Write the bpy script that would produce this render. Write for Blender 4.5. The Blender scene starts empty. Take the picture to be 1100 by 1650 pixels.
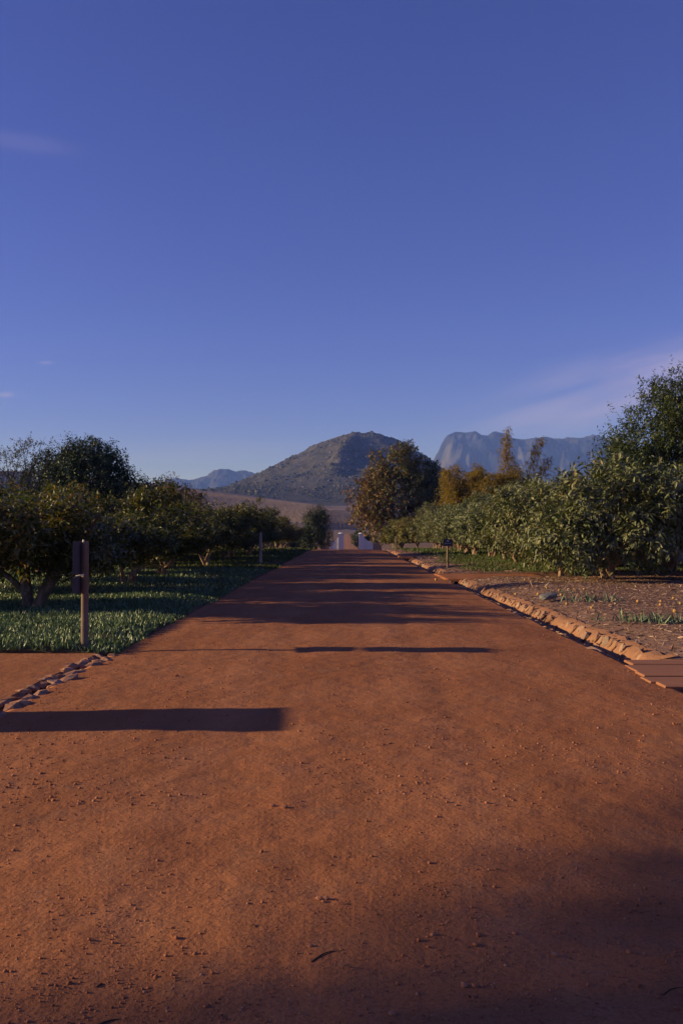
import bpy, math, random
import numpy as np
from mathutils import Vector

# ------------------------------------------------------------------ camera, sky, sun, exposure
S = bpy.context.scene
COL = S.collection
R = math.radians
SUN_EL, SUN_AZ = R(14.7), R(-89.5)            # azimuth measured from +Y towards +X: the sun stands far left

cam_data = bpy.data.cameras.new('camera')
cam = bpy.data.objects.new('camera', cam_data); COL.objects.link(cam)
cam_data.sensor_fit = 'HORIZONTAL'; cam_data.sensor_width = 24.0
cam_data.lens = 24.0 * 1400 / 1100
cam_data.clip_start = 0.05; cam_data.clip_end = 30000
cam.location = (0, 0, 1.6)
cam.rotation_euler = (R(90 + 1.31), 0, R(0.16))
S.camera = cam

W = bpy.data.worlds.new('World'); S.world = W; W.use_nodes = True
nt = W.node_tree; nt.nodes.clear()
wo = nt.nodes.new('ShaderNodeOutputWorld'); bg = nt.nodes.new('ShaderNodeBackground')
sky = nt.nodes.new('ShaderNodeTexSky'); sky.sky_type = 'NISHITA'; sky.sun_disc = False
sky.sun_elevation = SUN_EL; sky.sun_rotation = SUN_AZ
sky.altitude = 2500; sky.air_density = 1.0; sky.dust_density = 1.0; sky.ozone_density = 6.0
bg.inputs['Strength'].default_value = 0.076
tint = nt.nodes.new('ShaderNodeMix'); tint.data_type = 'RGBA'; tint.blend_type = 'MULTIPLY'
tint.inputs['Factor'].default_value = 1.0
tint.inputs[7].default_value = (1.12, 0.68, 1.20, 1)
nt.links.new(sky.outputs[0], tint.inputs[6])
# thin cirrus: stretched noise on the sky direction, kept to the low western sky and one small wisp
tc = nt.nodes.new('ShaderNodeTexCoord')
def cirrus(az, el, raz, rel, scale, rot, lo, hi, seed):
    """a wisp of cloud round the direction (az, el): an elliptic falloff times streaky noise"""
    n = nt.nodes
    d0 = Vector((math.sin(az) * math.cos(el), math.cos(az) * math.cos(el), math.sin(el)))
    rt = Vector((math.cos(az), -math.sin(az), 0)); up = rt.cross(d0)
    def dot(v):
        m = n.new('ShaderNodeVectorMath'); m.operation = 'DOT_PRODUCT'; m.inputs[1].default_value = v
        nt.links.new(tc.outputs['Generated'], m.inputs[0]); return m.outputs['Value']
    cr, sr = math.cos(rot), math.sin(rot)
    u, v = dot((rt * cr + up * sr) / raz), dot((up * cr - rt * sr) / rel)
    f = dot(d0)
    co = n.new('ShaderNodeCombineXYZ'); nt.links.new(u, co.inputs[0])
    sub = n.new('ShaderNodeMath'); sub.operation = 'SUBTRACT'; sub.inputs[1].default_value = 0.0
    nt.links.new(v, sub.inputs[0]); nt.links.new(sub.outputs[0], co.inputs[1])
    ln = n.new('ShaderNodeVectorMath'); ln.operation = 'LENGTH'; nt.links.new(co.outputs[0], ln.inputs[0])
    fall = n.new('ShaderNodeMapRange'); fall.interpolation_type = 'SMOOTHERSTEP'
    fall.inputs[1].default_value = 1.0; fall.inputs[2].default_value = 0.0; nt.links.new(ln.outputs['Value'], fall.inputs[0])
    no = n.new('ShaderNodeTexNoise'); no.inputs['Scale'].default_value = scale; no.inputs['Detail'].default_value = 6
    no.inputs['Distortion'].default_value = 0.6
    mp = n.new('ShaderNodeMapping'); mp.inputs['Location'].default_value = (seed, seed * 2, 0)
    mp.inputs['Scale'].default_value = (0.55, 1.0, 1.0)
    nt.links.new(co.outputs[0], mp.inputs[0]); nt.links.new(mp.outputs[0], no.inputs['Vector'])
    st = n.new('ShaderNodeMapRange'); st.interpolation_type = 'SMOOTHSTEP'
    st.inputs[1].default_value = lo; st.inputs[2].default_value = hi; nt.links.new(no.outputs[0], st.inputs[0])
    mu = n.new('ShaderNodeMath'); mu.operation = 'MULTIPLY'
    nt.links.new(fall.outputs[0], mu.inputs[0]); nt.links.new(st.outputs[0], mu.inputs[1])
    fr = n.new('ShaderNodeMath'); fr.operation = 'GREATER_THAN'; fr.inputs[1].default_value = 0.0; nt.links.new(f, fr.inputs[0])
    m2 = n.new('ShaderNodeMath'); m2.operation = 'MULTIPLY'
    nt.links.new(mu.outputs[0], m2.inputs[0]); nt.links.new(fr.outputs[0], m2.inputs[1])
    return m2.outputs[0]
def pxdir(px, py): return math.atan((px - 554) / 1400), math.atan((857 - py) / 1400)
wisps = []
for (px, py, ra, re, sc, ro, lo, hi, sd, amt) in (
        (1010, 635, 0.26, 0.060, 1.8, 0.20, 0.25, 0.72, 3.1, 0.40),
        (1180, 600, 0.22, 0.050, 1.8, 0.25, 0.25, 0.75, 8.3, 0.36),
        (30, 262, 0.085, 0.016, 1.2, 0.0, 0.15, 0.6, 5.7, 0.07),
        (72, 598, 0.012, 0.003, 1.2, 0.1, 0.10, 0.5, 1.7, 0.22),
        (8, 650, 0.014, 0.005, 1.2, 0.1, 0.10, 0.5, 2.2, 0.22),
        (330, 730, 0.25, 0.020, 1.6, 0.03, 0.30, 0.75, 9.2, 0.12)):
    a, e = pxdir(px, py)
    m = nt.nodes.new('ShaderNodeMath'); m.operation = 'MULTIPLY'; m.inputs[1].default_value = amt
    nt.links.new(cirrus(a, e, ra, re, sc, ro, lo, hi, sd), m.inputs[0]); wisps.append(m.outputs[0])
prev = tint.outputs[2]
for w_ in wisps:
    mx = nt.nodes.new('ShaderNodeMix'); mx.data_type = 'RGBA'; mx.inputs[7].default_value = (5.0, 4.0, 6.2, 1)
    nt.links.new(w_, mx.inputs['Factor']); nt.links.new(prev, mx.inputs[6]); prev = mx.outputs[2]
nt.links.new(prev, bg.inputs['Color']); nt.links.new(bg.outputs[0], wo.inputs['Surface'])

sun_data = bpy.data.lights.new('sun', 'SUN'); sun_data.energy = 5.0; sun_data.angle = R(0.55)
sun_data.color = (1.0, 0.80, 0.56)
sun = bpy.data.objects.new('sun', sun_data); COL.objects.link(sun)
to_sun = Vector((math.sin(SUN_AZ) * math.cos(SUN_EL), math.cos(SUN_AZ) * math.cos(SUN_EL), math.sin(SUN_EL)))
sun.rotation_euler = to_sun.to_track_quat('Z', 'Y').to_euler()
sun.location = (-30, -5, 30)

S.view_settings.view_transform = 'Standard'; S.view_settings.look = 'None'
S.view_settings.exposure = 0.64; S.view_settings.gamma = 1.0; S.view_settings.use_curve_mapping = False
S.render.engine = 'CYCLES'
cy = S.cycles
cy.use_denoising = True
try: cy.denoiser = 'OPENIMAGEDENOISE'; cy.denoising_input_passes = 'RGB_ALBEDO_NORMAL'; cy.denoising_prefilter = 'ACCURATE'
except Exception: pass
cy.max_bounces = 6; cy.diffuse_bounces = 3; cy.glossy_bounces = 2; cy.transmission_bounces = 3
cy.volume_bounces = 0; cy.transparent_max_bounces = 4; cy.sample_clamp_indirect = 5
cy.use_adaptive_sampling = False

# ------------------------------------------------------------------ helpers
def px2ground(px, py, z=0.0):
    """where a pixel of the 1100 x 1650 photograph meets level ground at height z"""
    Y = (1.6 - z) * 1400 / (py - 857); return ((px - 554) / 1400 * Y, Y)

def hash2(ix, iy, seed):
    h = (ix.astype(np.int64) * 374761393 + iy.astype(np.int64) * 668265263 + seed * 1442695041) & 0xffffffff
    h = ((h ^ (h >> 13)) * 1274126177) & 0xffffffff
    return ((h ^ (h >> 16)) & 0xffffff) / float(0xffffff)
def vnoise(x, y, seed=0):
    x = np.asarray(x, float); y = np.asarray(y, float)
    ix, iy = np.floor(x), np.floor(y); fx, fy = x - ix, y - iy
    fx = fx * fx * fx * (fx * (fx * 6 - 15) + 10); fy = fy * fy * fy * (fy * (fy * 6 - 15) + 10)
    a, b = hash2(ix, iy, seed), hash2(ix + 1, iy, seed); c, d = hash2(ix, iy + 1, seed), hash2(ix + 1, iy + 1, seed)
    return (a + (b - a) * fx) * (1 - fy) + (c + (d - c) * fx) * fy * 1.0
def fbm(x, y, seed=0, octv=4, gain=0.5):
    s, a, t = 0, 1, 0
    for o in range(octv):
        s = s + a * (vnoise(x * 2 ** o + 17.3 * o, y * 2 ** o - 9.1 * o, seed + o) * 2 - 1); t += a; a *= gain
    return s / t

def mesh_np(name, V, faces):
    """faces: list of int arrays (n,3) / (n,4)"""
    me = bpy.data.meshes.new(name)
    V = np.asarray(V, np.float32); faces = [np.asarray(f, np.int32) for f in faces if len(f)]
    me.vertices.add(len(V)); me.vertices.foreach_set('co', V.ravel())
    nl = sum(f.size for f in faces); npoly = sum(len(f) for f in faces)
    me.loops.add(nl); me.polygons.add(npoly)
    me.loops.foreach_set('vertex_index', np.concatenate([f.ravel() for f in faces]))
    tot = np.concatenate([np.full(len(f), f.shape[1], np.int32) for f in faces])
    me.polygons.foreach_set('loop_start', np.concatenate([[0], np.cumsum(tot)[:-1]]).astype(np.int32))
    me.polygons.foreach_set('loop_total', tot)
    me.update(calc_edges=True)
    return me
def obj(name, me, mat=None, parent=None, smooth=False, loc=None, rot=None):
    o = bpy.data.objects.new(name, me); COL.objects.link(o)
    if mat is not None and not me.materials: me.materials.append(mat)
    if smooth: me.polygons.foreach_set('use_smooth', [True] * len(me.polygons))
    if parent: o.parent = parent
    if loc is not None: o.location = loc
    if rot is not None: o.rotation_euler = rot
    return o
def empty(name, loc=(0, 0, 0), rz=0.0):
    o = bpy.data.objects.new(name, None); COL.objects.link(o); o.location = loc; o.rotation_euler = (0, 0, rz)
    o.empty_display_size = 0.2; return o
def tag(o, label=None, cat=None, group=None, kind=None):
    if label: o['label'] = label
    if cat: o['category'] = cat
    if group: o['group'] = group
    if kind: o['kind'] = kind
    return o
class MB:
    """collects shapes, then builds one mesh"""
    def __init__(s): s.V, s.F = [], []
    def add(s, V, F):
        b = len(s.V); s.V += [tuple(v) for v in V]; s.F += [tuple(i + b for i in f) for f in F]; return s
    def box(s, c, d, rz=0.0, bev=0.0):
        hx, hy, hz = d[0] / 2, d[1] / 2, d[2] / 2; cr, sr = math.cos(rz), math.sin(rz)
        def P(x, y, z): return (c[0] + x * cr - y * sr, c[1] + x * sr + y * cr, c[2] + z)
        if bev <= 0:
            V = [P(x, y, z) for z in (-hz, hz) for x, y in ((-hx, -hy), (hx, -hy), (hx, hy), (-hx, hy))]
            return s.add(V, [(3, 2, 1, 0), (4, 5, 6, 7), (0, 1, 5, 4), (1, 2, 6, 5), (2, 3, 7, 6), (3, 0, 4, 7)])
        rings = []
        for z, q in ((-hz, bev), (-hz + bev, 0), (hz - bev, 0), (hz, bev)):
            rings.append([P(x, y, z) for x, y in ((-hx + q, -hy + q), (hx - q, -hy + q), (hx - q, hy - q), (-hx + q, hy - q))])
        V = [v for r_ in rings for v in r_]; F = [(3, 2, 1, 0), (12, 13, 14, 15)]
        for k in range(3):
            for i in range(4): F.append((k * 4 + i, k * 4 + (i + 1) % 4, k * 4 + 4 + (i + 1) % 4, k * 4 + 4 + i))
        return s.add(V, F)
    def tube(s, pts, rad, n=7, cap=True):
        pts = [Vector(p) for p in pts]; b = len(s.V); m = len(pts); ref = Vector((0.31, 0.95, 0.05))
        for i, p in enumerate(pts):
            t = (pts[min(i + 1, m - 1)] - pts[max(i - 1, 0)]).normalized()
            u = t.cross(ref); u = (u if u.length > 1e-4 else t.cross(Vector((1, 0, 0)))).normalized(); v = t.cross(u)
            for k in range(n):
                a = 2 * math.pi * k / n; q = p + (u * math.cos(a) + v * math.sin(a)) * rad[i]; s.V.append(tuple(q))
        for i in range(m - 1):
            for k in range(n):
                s.F.append((b + i * n + k, b + i * n + (k + 1) % n, b + (i + 1) * n + (k + 1) % n, b + (i + 1) * n + k))
        if cap:
            s.F.append(tuple(b + k for k in range(n))); s.F.append(tuple(b + (m - 1) * n + k for k in reversed(range(n))))
        return s
    def mesh(s, name):
        me = bpy.data.meshes.new(name); me.from_pydata(s.V, [], s.F); me.update(); return me
    def build(s, name, mat, parent=None, smooth=False, loc=None, rot=None): return obj(name, s.mesh(name), mat, parent, smooth, loc, rot)

def grid_mesh(name, xs, ys, zf, skirt=0.0):
    xs, ys = np.asarray(xs, float), np.asarray(ys, float); X, Y = np.meshgrid(xs, ys); Z = zf(X, Y)
    nx, ny = len(xs), len(ys); V = np.stack([X, Y, Z], -1).reshape(-1, 3)
    i = np.arange((ny - 1) * (nx - 1)); r_, c_ = i // (nx - 1), i % (nx - 1); a = r_ * nx + c_
    F = [np.stack([a, a + 1, a + nx + 1, a + nx], 1)]
    if skirt > 0:
        ring = np.concatenate([np.arange(nx), np.arange(1, ny) * nx + nx - 1, (ny - 1) * nx + np.arange(nx - 2, -1, -1), np.arange(ny - 2, 0, -1) * nx])
        low = V[ring].copy(); low[:, 2] -= skirt; n0 = len(V); V = np.concatenate([V, low]); m = len(ring); k = np.arange(m)
        F.append(np.stack([ring, n0 + k, n0 + (k + 1) % m, ring[(k + 1) % m]], 1))
    return mesh_np(name, V, F)

# ------------------------------------------------------------------ materials
def mat_new(name, rough=0.8, spec=0.3):
    m = bpy.data.materials.new(name); m.use_nodes = True; n = m.node_tree
    b = n.nodes['Principled BSDF']; b.inputs['Roughness'].default_value = rough
    b.inputs['Specular IOR Level'].default_value = spec
    return m, n, b
def nd(n, t, **kw):
    x = n.nodes.new(t)
    for k, v in kw.items(): setattr(x, k, v)
    return x
def noise(n, vec, scale, detail=4, rough=0.55, dist=0.0):
    x = nd(n, 'ShaderNodeTexNoise'); x.inputs['Scale'].default_value = scale; x.inputs['Detail'].default_value = detail
    x.inputs['Roughness'].default_value = rough; x.inputs['Distortion'].default_value = dist
    if vec is not None: n.links.new(vec, x.inputs['Vector'])
    return x.outputs[0]
def ramp(n, fac, stops):
    x = nd(n, 'ShaderNodeValToRGB'); e = x.color_ramp.elements
    while len(e) < len(stops): e.new(0.5)
    for q, (p, c) in zip(e, stops): q.position = p; q.color = (c[0], c[1], c[2], 1) if not isinstance(c, (int, float)) else (c, c, c, 1)
    n.links.new(fac, x.inputs[0]); return x.outputs[0]
def mixc(n, fac, a, b, mode='MIX'):
    x = nd(n, 'ShaderNodeMix', data_type='RGBA', blend_type=mode)
    for sock, val in ((x.inputs['Factor'], fac), (x.inputs[6], a), (x.inputs[7], b)):
        if isinstance(val, (int, float)): sock.default_value = val
        elif isinstance(val, tuple): sock.default_value = (*val, 1)
        else: n.links.new(val, sock)
    return x.outputs[2]
def math_(n, op, a, b=0.0):
    x = nd(n, 'ShaderNodeMath', operation=op)
    for sock, val in ((x.inputs[0], a), (x.inputs[1], b)):
        if isinstance(val, (int, float)): sock.default_value = val
        else: n.links.new(val, sock)
    return x.outputs[0]
def bump(n, b, h, strength, dist=0.02, normal=None):
    x = nd(n, 'ShaderNodeBump'); x.inputs['Strength'].default_value = strength; x.inputs['Distance'].default_value = dist
    n.links.new(h, x.inputs['Height'])
    if normal is not None: n.links.new(normal, x.inputs['Normal'])
    n.links.new(x.outputs[0], b.inputs['Normal']); return x.outputs[0]
def wpos(n): return nd(n, 'ShaderNodeNewGeometry').outputs['Position']
def stretch(n, vec, sc):
    x = nd(n, 'ShaderNodeMapping'); x.inputs['Scale'].default_value = sc; n.links.new(vec, x.inputs[0]); return x.outputs[0]

def dirt(name, base, dark, pale, grain=1.0):
    m, n, b = mat_new(name, 0.95, 0.08); p = wpos(n)
    c = ramp(n, noise(n, p, 0.55, 5, 0.6, 0.4), [(0.30, dark), (0.50, base), (0.74, pale)])
    c = mixc(n, ramp(n, noise(n, stretch(n, p, (2.2, 0.35, 1)), 0.8, 4), [(0.45, 0), (0.7, 1)]), c, tuple(x * 0.80 for x in base))
    c = mixc(n, math_(n, 'MULTIPLY', ramp(n, noise(n, p, 3.2, 5, 0.65), [(0.50, 0), (0.72, 1)]), 0.55), c, (base[0] * .80, base[1] * 1.02, base[2] * 1.35))
    sp_ = nd(n, 'ShaderNodeSeparateXYZ'); n.links.new(p, sp_.inputs[0]); wob = math_(n, 'MULTIPLY', noise(n, stretch(n, p, (0, 0.15, 0)), 1.0, 2), 0.5)
    for tx_ in (-1.05, 0.72):                     # the two strips that wheels have pressed smooth
        d_ = math_(n, 'ABSOLUTE', math_(n, 'SUBTRACT', math_(n, 'ADD', sp_.outputs[0], wob), tx_ + 0.25))
        mk = nd(n, 'ShaderNodeMapRange', interpolation_type='SMOOTHSTEP'); mk.inputs[1].default_value = 0.42; mk.inputs[2].default_value = 0.08; n.links.new(d_, mk.inputs[0])
        c = mixc(n, math_(n, 'MULTIPLY', math_(n, 'MULTIPLY', mk.outputs[0], ramp(n, noise(n, p, 1.6, 4), [(0.35, 0), (0.6, 1)])), 0.45), c, tuple(min(1, x * 1.14) for x in pale))
    fine = noise(n, p, 55, 5, 0.7)
    c = mixc(n, 0.9, c, ramp(n, fine, [(0.25, 0.55), (0.5, 1.0), (0.8, 1.22)]), 'MULTIPLY')
    speck = ramp(n, noise(n, p, 26, 3, 0.6), [(0.63, 0), (0.70, 1)])
    patch = ramp(n, noise(n, p, 0.9, 3), [(0.42, 0), (0.62, 1)])
    c = mixc(n, math_(n, 'MULTIPLY', math_(n, 'MULTIPLY', speck, patch), 0.55), c, tuple(x * 0.33 for x in base))
    n.links.new(c, b.inputs['Base Color'])
    nb = bump(n, b, noise(n, p, 7, 6, 0.62), 0.45 * grain, 0.05)
    nb = bump(n, b, fine, 0.55 * grain, 0.010, nb)
    bump(n, b, noise(n, p, 210, 2, 0.5), 0.5 * grain, 0.0025, nb)
    return m
M = {}
M['dirt'] = dirt('red_dirt', (0.330, 0.126, 0.056), (0.262, 0.096, 0.041), (0.372, 0.155, 0.074))
M['sand'] = dirt('sandy_soil', (0.30, 0.145, 0.082), (0.24, 0.11, 0.06), (0.34, 0.175, 0.105))
M['mulch_soil'] = dirt('mulch_soil', (0.24, 0.135, 0.095), (0.15, 0.085, 0.060), (0.32, 0.195, 0.14), 1.4)
M['bed_soil'] = dirt('bed_soil', (0.10, 0.065, 0.035), (0.055, 0.040, 0.022), (0.13, 0.09, 0.05), 1.4)

def leafmat(name, stops, rough=0.42, trans=0.25, spec=0.45, xgrad=None, two_sided=None):
    m, n, b = mat_new(name, rough, spec); g = nd(n, 'ShaderNodeNewGeometry')
    oi = nd(n, 'ShaderNodeObjectInfo')
    r_ = math_(n, 'ADD', math_(n, 'MULTIPLY', g.outputs['Random Per Island'], 0.82), math_(n, 'MULTIPLY', oi.outputs['Random'], 0.18))
    tcx = nd(n, 'ShaderNodeTexCoord').outputs['Object']
    r_ = math_(n, 'ADD', r_, math_(n, 'MULTIPLY', math_(n, 'SUBTRACT', noise(n, tcx, 0.9, 3), 0.5), 0.75))
    if xgrad:
        s = nd(n, 'ShaderNodeSeparateXYZ'); n.links.new(tcx, s.inputs[0])
        r_ = math_(n, 'ADD', r_, math_(n, 'MULTIPLY', s.outputs[0], xgrad))
    c = ramp(n, r_, stops)
    if two_sided: c = mixc(n, g.outputs['Backfacing'], c, mixc(n, 0.55, c, two_sided))
    n.links.new(c, b.inputs['Base Color'])
    tr = nd(n, 'ShaderNodeBsdfTranslucent'); n.links.new(mixc(n, 0.8, c, (1.0, 0.95, 0.35), 'MULTIPLY'), tr.inputs['Color'])
    mx = nd(n, 'ShaderNodeMixShader'); mx.inputs[0].default_value = trans
    out = n.nodes['Material Output']
    n.links.new(b.outputs[0], mx.inputs[1]); n.links.new(tr.outputs[0], mx.inputs[2]); n.links.new(mx.outputs[0], out.inputs['Surface'])
    return m
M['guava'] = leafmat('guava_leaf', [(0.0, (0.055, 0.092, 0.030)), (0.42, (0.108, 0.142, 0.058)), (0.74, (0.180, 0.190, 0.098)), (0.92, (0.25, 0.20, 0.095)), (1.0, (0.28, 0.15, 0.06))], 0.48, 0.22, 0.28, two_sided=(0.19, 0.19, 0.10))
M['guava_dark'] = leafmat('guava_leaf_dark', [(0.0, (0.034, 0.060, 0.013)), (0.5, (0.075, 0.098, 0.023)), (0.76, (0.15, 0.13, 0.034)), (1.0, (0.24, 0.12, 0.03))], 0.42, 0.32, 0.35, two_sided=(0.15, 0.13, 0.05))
M['guava_yellow'] = leafmat('guava_leaf_yellow', [(0.0, (0.08, 0.09, 0.018)), (0.5, (0.14, 0.14, 0.028)), (0.85, (0.20, 0.16, 0.036)), (1.0, (0.24, 0.12, 0.03))], 0.45, 0.25)
M['autumn'] = leafmat('autumn_leaf', [(0.0, (0.22, 0.105, 0.030)), (0.18, (0.17, 0.10, 0.030)), (0.36, (0.12, 0.105, 0.032)), (0.7, (0.072, 0.088, 0.027)), (1.0, (0.040, 0.058, 0.018))], 0.55, 0.15, 0.3, xgrad=0.055)
M['evergreen'] = leafmat('evergreen_leaf', [(0.0, (0.016, 0.034, 0.011)), (0.6, (0.034, 0.058, 0.019)), (1.0, (0.08, 0.09, 0.032))], 0.5, 0.1, 0.3)
M['wispy'] = leafmat('wispy_leaf', [(0.0, (0.05, 0.06, 0.035)), (0.6, (0.09, 0.085, 0.045)), (1.0, (0.13, 0.10, 0.05))], 0.6, 0.2, 0.3)
M['ochre'] = leafmat('ochre_leaf', [(0.0, (0.06, 0.045, 0.014)), (0.5, (0.12, 0.075, 0.022)), (1.0, (0.17, 0.10, 0.035))], 0.6, 0.2, 0.3)
M['bamboo'] = leafmat('bamboo_leaf', [(0.0, (0.13, 0.12, 0.016)), (0.4, (0.22, 0.165, 0.022)), (0.75, (0.30, 0.185, 0.03)), (1.0, (0.30, 0.14, 0.03))], 0.55, 0.4, 0.3)
M['tall'] = leafmat('tall_leaf', [(0.0, (0.030, 0.052, 0.018)), (0.6, (0.066, 0.086, 0.030)), (1.0, (0.12, 0.115, 0.045))], 0.5, 0.25, 0.25)
M['succulent'] = leafmat('succulent_leaf', [(0.0, (0.05, 0.10, 0.042)), (0.5, (0.095, 0.155, 0.07)), (0.85, (0.19, 0.25, 0.13)), (1.0, (0.24, 0.24, 0.10))], 0.42, 0.15, 0.4)
M['grass'] = leafmat('grass_blade', [(0.0, (0.035, 0.060, 0.014)), (0.5, (0.065, 0.10, 0.022)), (0.9, (0.11, 0.13, 0.035)), (1.0, (0.19, 0.15, 0.06))], 0.55, 0.25, 0.3)
M['aloe'] = leafmat('aloe_leaf', [(0.0, (0.06, 0.10, 0.065)), (0.6, (0.10, 0.15, 0.095)), (1.0, (0.16, 0.19, 0.11))], 0.45, 0.1, 0.4)
M['pine'] = leafmat('pine_needle', [(0.0, (0.02, 0.035, 0.014)), (1.0, (0.05, 0.065, 0.025))], 0.6, 0.05, 0.2)

def barkmat(name, a, b_, c_, scale=9):
    m, n, b = mat_new(name, 0.75, 0.25); t = nd(n, 'ShaderNodeTexCoord').outputs['Object']
    f = noise(n, stretch(n, t, (1, 1, 0.4)), scale, 5, 0.6, 1.2)
    n.links.new(ramp(n, f, [(0.32, a), (0.5, b_), (0.66, c_)]), b.inputs['Base Color']); bump(n, b, f, 0.5, 0.02); return m
M['bark'] = barkmat('peeling_bark', (0.12, 0.075, 0.05), (0.26, 0.17, 0.115), (0.42, 0.30, 0.21))
M['bark_dark'] = barkmat('dark_bark', (0.05, 0.035, 0.025), (0.09, 0.065, 0.045), (0.16, 0.12, 0.085))
M['bark_shaded'] = barkmat('shaded_bark', (0.07, 0.05, 0.035), (0.14, 0.10, 0.07), (0.26, 0.19, 0.135))  # guava bark painted darker to put shade on the nearest left trunk
M['cane'] = barkmat('bamboo_cane', (0.16, 0.12, 0.03), (0.24, 0.17, 0.05), (0.30, 0.2, 0.06))
def woodmat(name, a, b_, axis_scale=(14, 14, 1.2), rough=0.8):
    m, n, b = mat_new(name, rough, 0.2); t = nd(n, 'ShaderNodeTexCoord').outputs['Object']
    f = noise(n, stretch(n, t, axis_scale), 3, 6, 0.65, 0.8)
    n.links.new(ramp(n, f, [(0.3, a), (0.7, b_)]), b.inputs['Base Color']); bump(n, b, f, 0.4, 0.006); return m
M['post'] = woodmat('weathered_post', (0.11, 0.075, 0.052), (0.21, 0.152, 0.112))
M['post_lit'] = woodmat('sunlit_post', (0.26, 0.20, 0.15), (0.42, 0.34, 0.27))  # post wood painted lighter, in place of sunlight on the marker post
M['board'] = woodmat('sign_board', (0.045, 0.045, 0.055), (0.085, 0.08, 0.09))
M['plank'] = woodmat('dusty_plank', (0.20, 0.09, 0.050), (0.34, 0.145, 0.080), (1.2, 12, 12))
def plain(name, col, rough=0.7, spec=0.3, var=0.15, sc=6):
    m, n, b = mat_new(name, rough, spec); t = nd(n, 'ShaderNodeTexCoord').outputs['Object']
    f = noise(n, t, sc, 5, 0.6)
    n.links.new(ramp(n, f, [(0.3, tuple(x * (1 - var) for x in col)), (0.7, tuple(min(1, x * (1 + var)) for x in col))]), b.inputs['Base Color'])
    bump(n, b, f, 0.25, 0.02); return m
M['white'] = plain('whitewash', (0.55, 0.55, 0.57), 0.85, 0.2, 0.06, 1.5)
M['brown_wall'] = plain('brown_plaster', (0.24, 0.15, 0.10), 0.9, 0.2, 0.2, 1.5)
M['metal'] = plain('bolt_steel', (0.6, 0.58, 0.54), 0.4, 0.5, 0.05)
M['plate'] = plain('dark_plate', (0.05, 0.055, 0.07), 0.6, 0.3, 0.2)
M['plate_mark'] = plain('plate_print', (0.5, 0.5, 0.5), 0.6, 0.3, 0.1)
M['slate_pale'] = plain('grey_paint', (0.36, 0.35, 0.35), 0.8, 0.2, 0.1)
M['slate'] = plain('grey_slate', (0.13, 0.125, 0.13), 0.85, 0.2, 0.3, 12)
def stonemat(name, cols, rough=0.9):
    m, n, b = mat_new(name, rough, 0.15); oi = nd(n, 'ShaderNodeObjectInfo'); t = nd(n, 'ShaderNodeTexCoord').outputs['Object']
    c = ramp(n, oi.outputs['Random'], [(i / (len(cols) - 1), q) for i, q in enumerate(cols)])
    f = noise(n, t, 9, 6, 0.65)
    c = mixc(n, 1.0, c, ramp(n, f, [(0.3, 0.7), (0.65, 1.15)]), 'MULTIPLY')
    n.links.new(c, b.inputs['Base Color']); bump(n, b, f, 0.6, 0.03); return m
M['stone'] = stonemat('ditch_stone', [(0.28, 0.15, 0.09), (0.34, 0.19, 0.12), (0.24, 0.12, 0.07), (0.38, 0.235, 0.16), (0.22, 0.15, 0.11)])
M['cobble'] = stonemat('cobble_stone', [(0.30, 0.14, 0.085), (0.35, 0.18, 0.115), (0.26, 0.115, 0.065), (0.36, 0.205, 0.145)])
M['fruit'] = stonemat('guava_skin', [(0.50, 0.27, 0.09), (0.55, 0.33, 0.12), (0.44, 0.22, 0.08), (0.42, 0.33, 0.10)], 0.5)
def islandmat(name, stops, rough=0.9):
    m, n, b = mat_new(name, rough, 0.1); g = nd(n, 'ShaderNodeNewGeometry')
    n.links.new(ramp(n, g.outputs['Random Per Island'], stops), b.inputs['Base Color']); return m
M['pebble'] = islandmat('dirt_clod', [(0.0, (0.15, 0.06, 0.035)), (0.35, (0.30, 0.115, 0.06)), (0.8, (0.34, 0.135, 0.07)), (1.0, (0.38, 0.20, 0.13))])
M['chip'] = islandmat('mulch_chip', [(0.0, (0.10, 0.055, 0.04)), (0.4, (0.22, 0.125, 0.085)), (0.8, (0.34, 0.215, 0.15)), (1.0, (0.50, 0.36, 0.27))])
M['twig'] = plain('dead_twig', (0.075, 0.045, 0.03), 0.9, 0.1, 0.3)

# ------------------------------------------------------------------ the lie of the land
GY = [(-200, 0), (70, 0), (84, -0.12), (100, -0.55), (125, -1.45), (140, -1.75), (160, -1.75), (200, -1.62), (400, -0.6), (560, 0.1), (640, 2.2), (720, 7.2), (1000, 27), (1150, 38), (1700, 50), (3000, 62), (9000, 90)]
gy_, gz_ = np.array(GY).T
def g(Y): return np.interp(Y, gy_, gz_)
def land(X, Y):
    z = g(Y)
    z = z + np.clip(-X - 18, 0, 400) * 0.115 * np.clip((Y - 620) / 380, 0, 1)
    return z
RX0, RX1 = -3.02, 3.40                      # road edges
def terrain_z(X, Y):
    z = land(X, Y) - 0.04
    ditch = (X > 3.44) & (X < 3.86) & (Y > 10.88) & (Y < 76)
    return np.where(ditch, z - 0.34, z)
tx = [-9000, -4000, -2000, -1000, -600, -400, -300, -220, -160, -110, -70, -40, -18, -8, -3.2, 0, 3.30, 3.36, 3.46, 3.66, 3.84, 3.94, 4.3, 8, 18, 40, 70, 110, 160, 220, 300, 400, 600, 1000, 2000, 4000, 9000]
ty = [-400, -100, -20, 0, 10.84, 10.90, 20, 30, 50, 70, 75.9, 76.1, 80, 84, 88, 92, 96, 100, 105, 110, 115, 120, 125, 130, 135, 140, 150, 160, 180, 200, 250, 300, 350, 400, 450, 500, 560, 600, 640, 680, 720, 800, 900, 1000, 1150, 1400, 1700, 2200, 3000, 5000, 9000]
m, n, b = mat_new('dry_field', 0.95, 0.1); p = wpos(n)
sy = nd(n, 'ShaderNodeSeparateXYZ'); n.links.new(p, sy.inputs[0])
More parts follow.
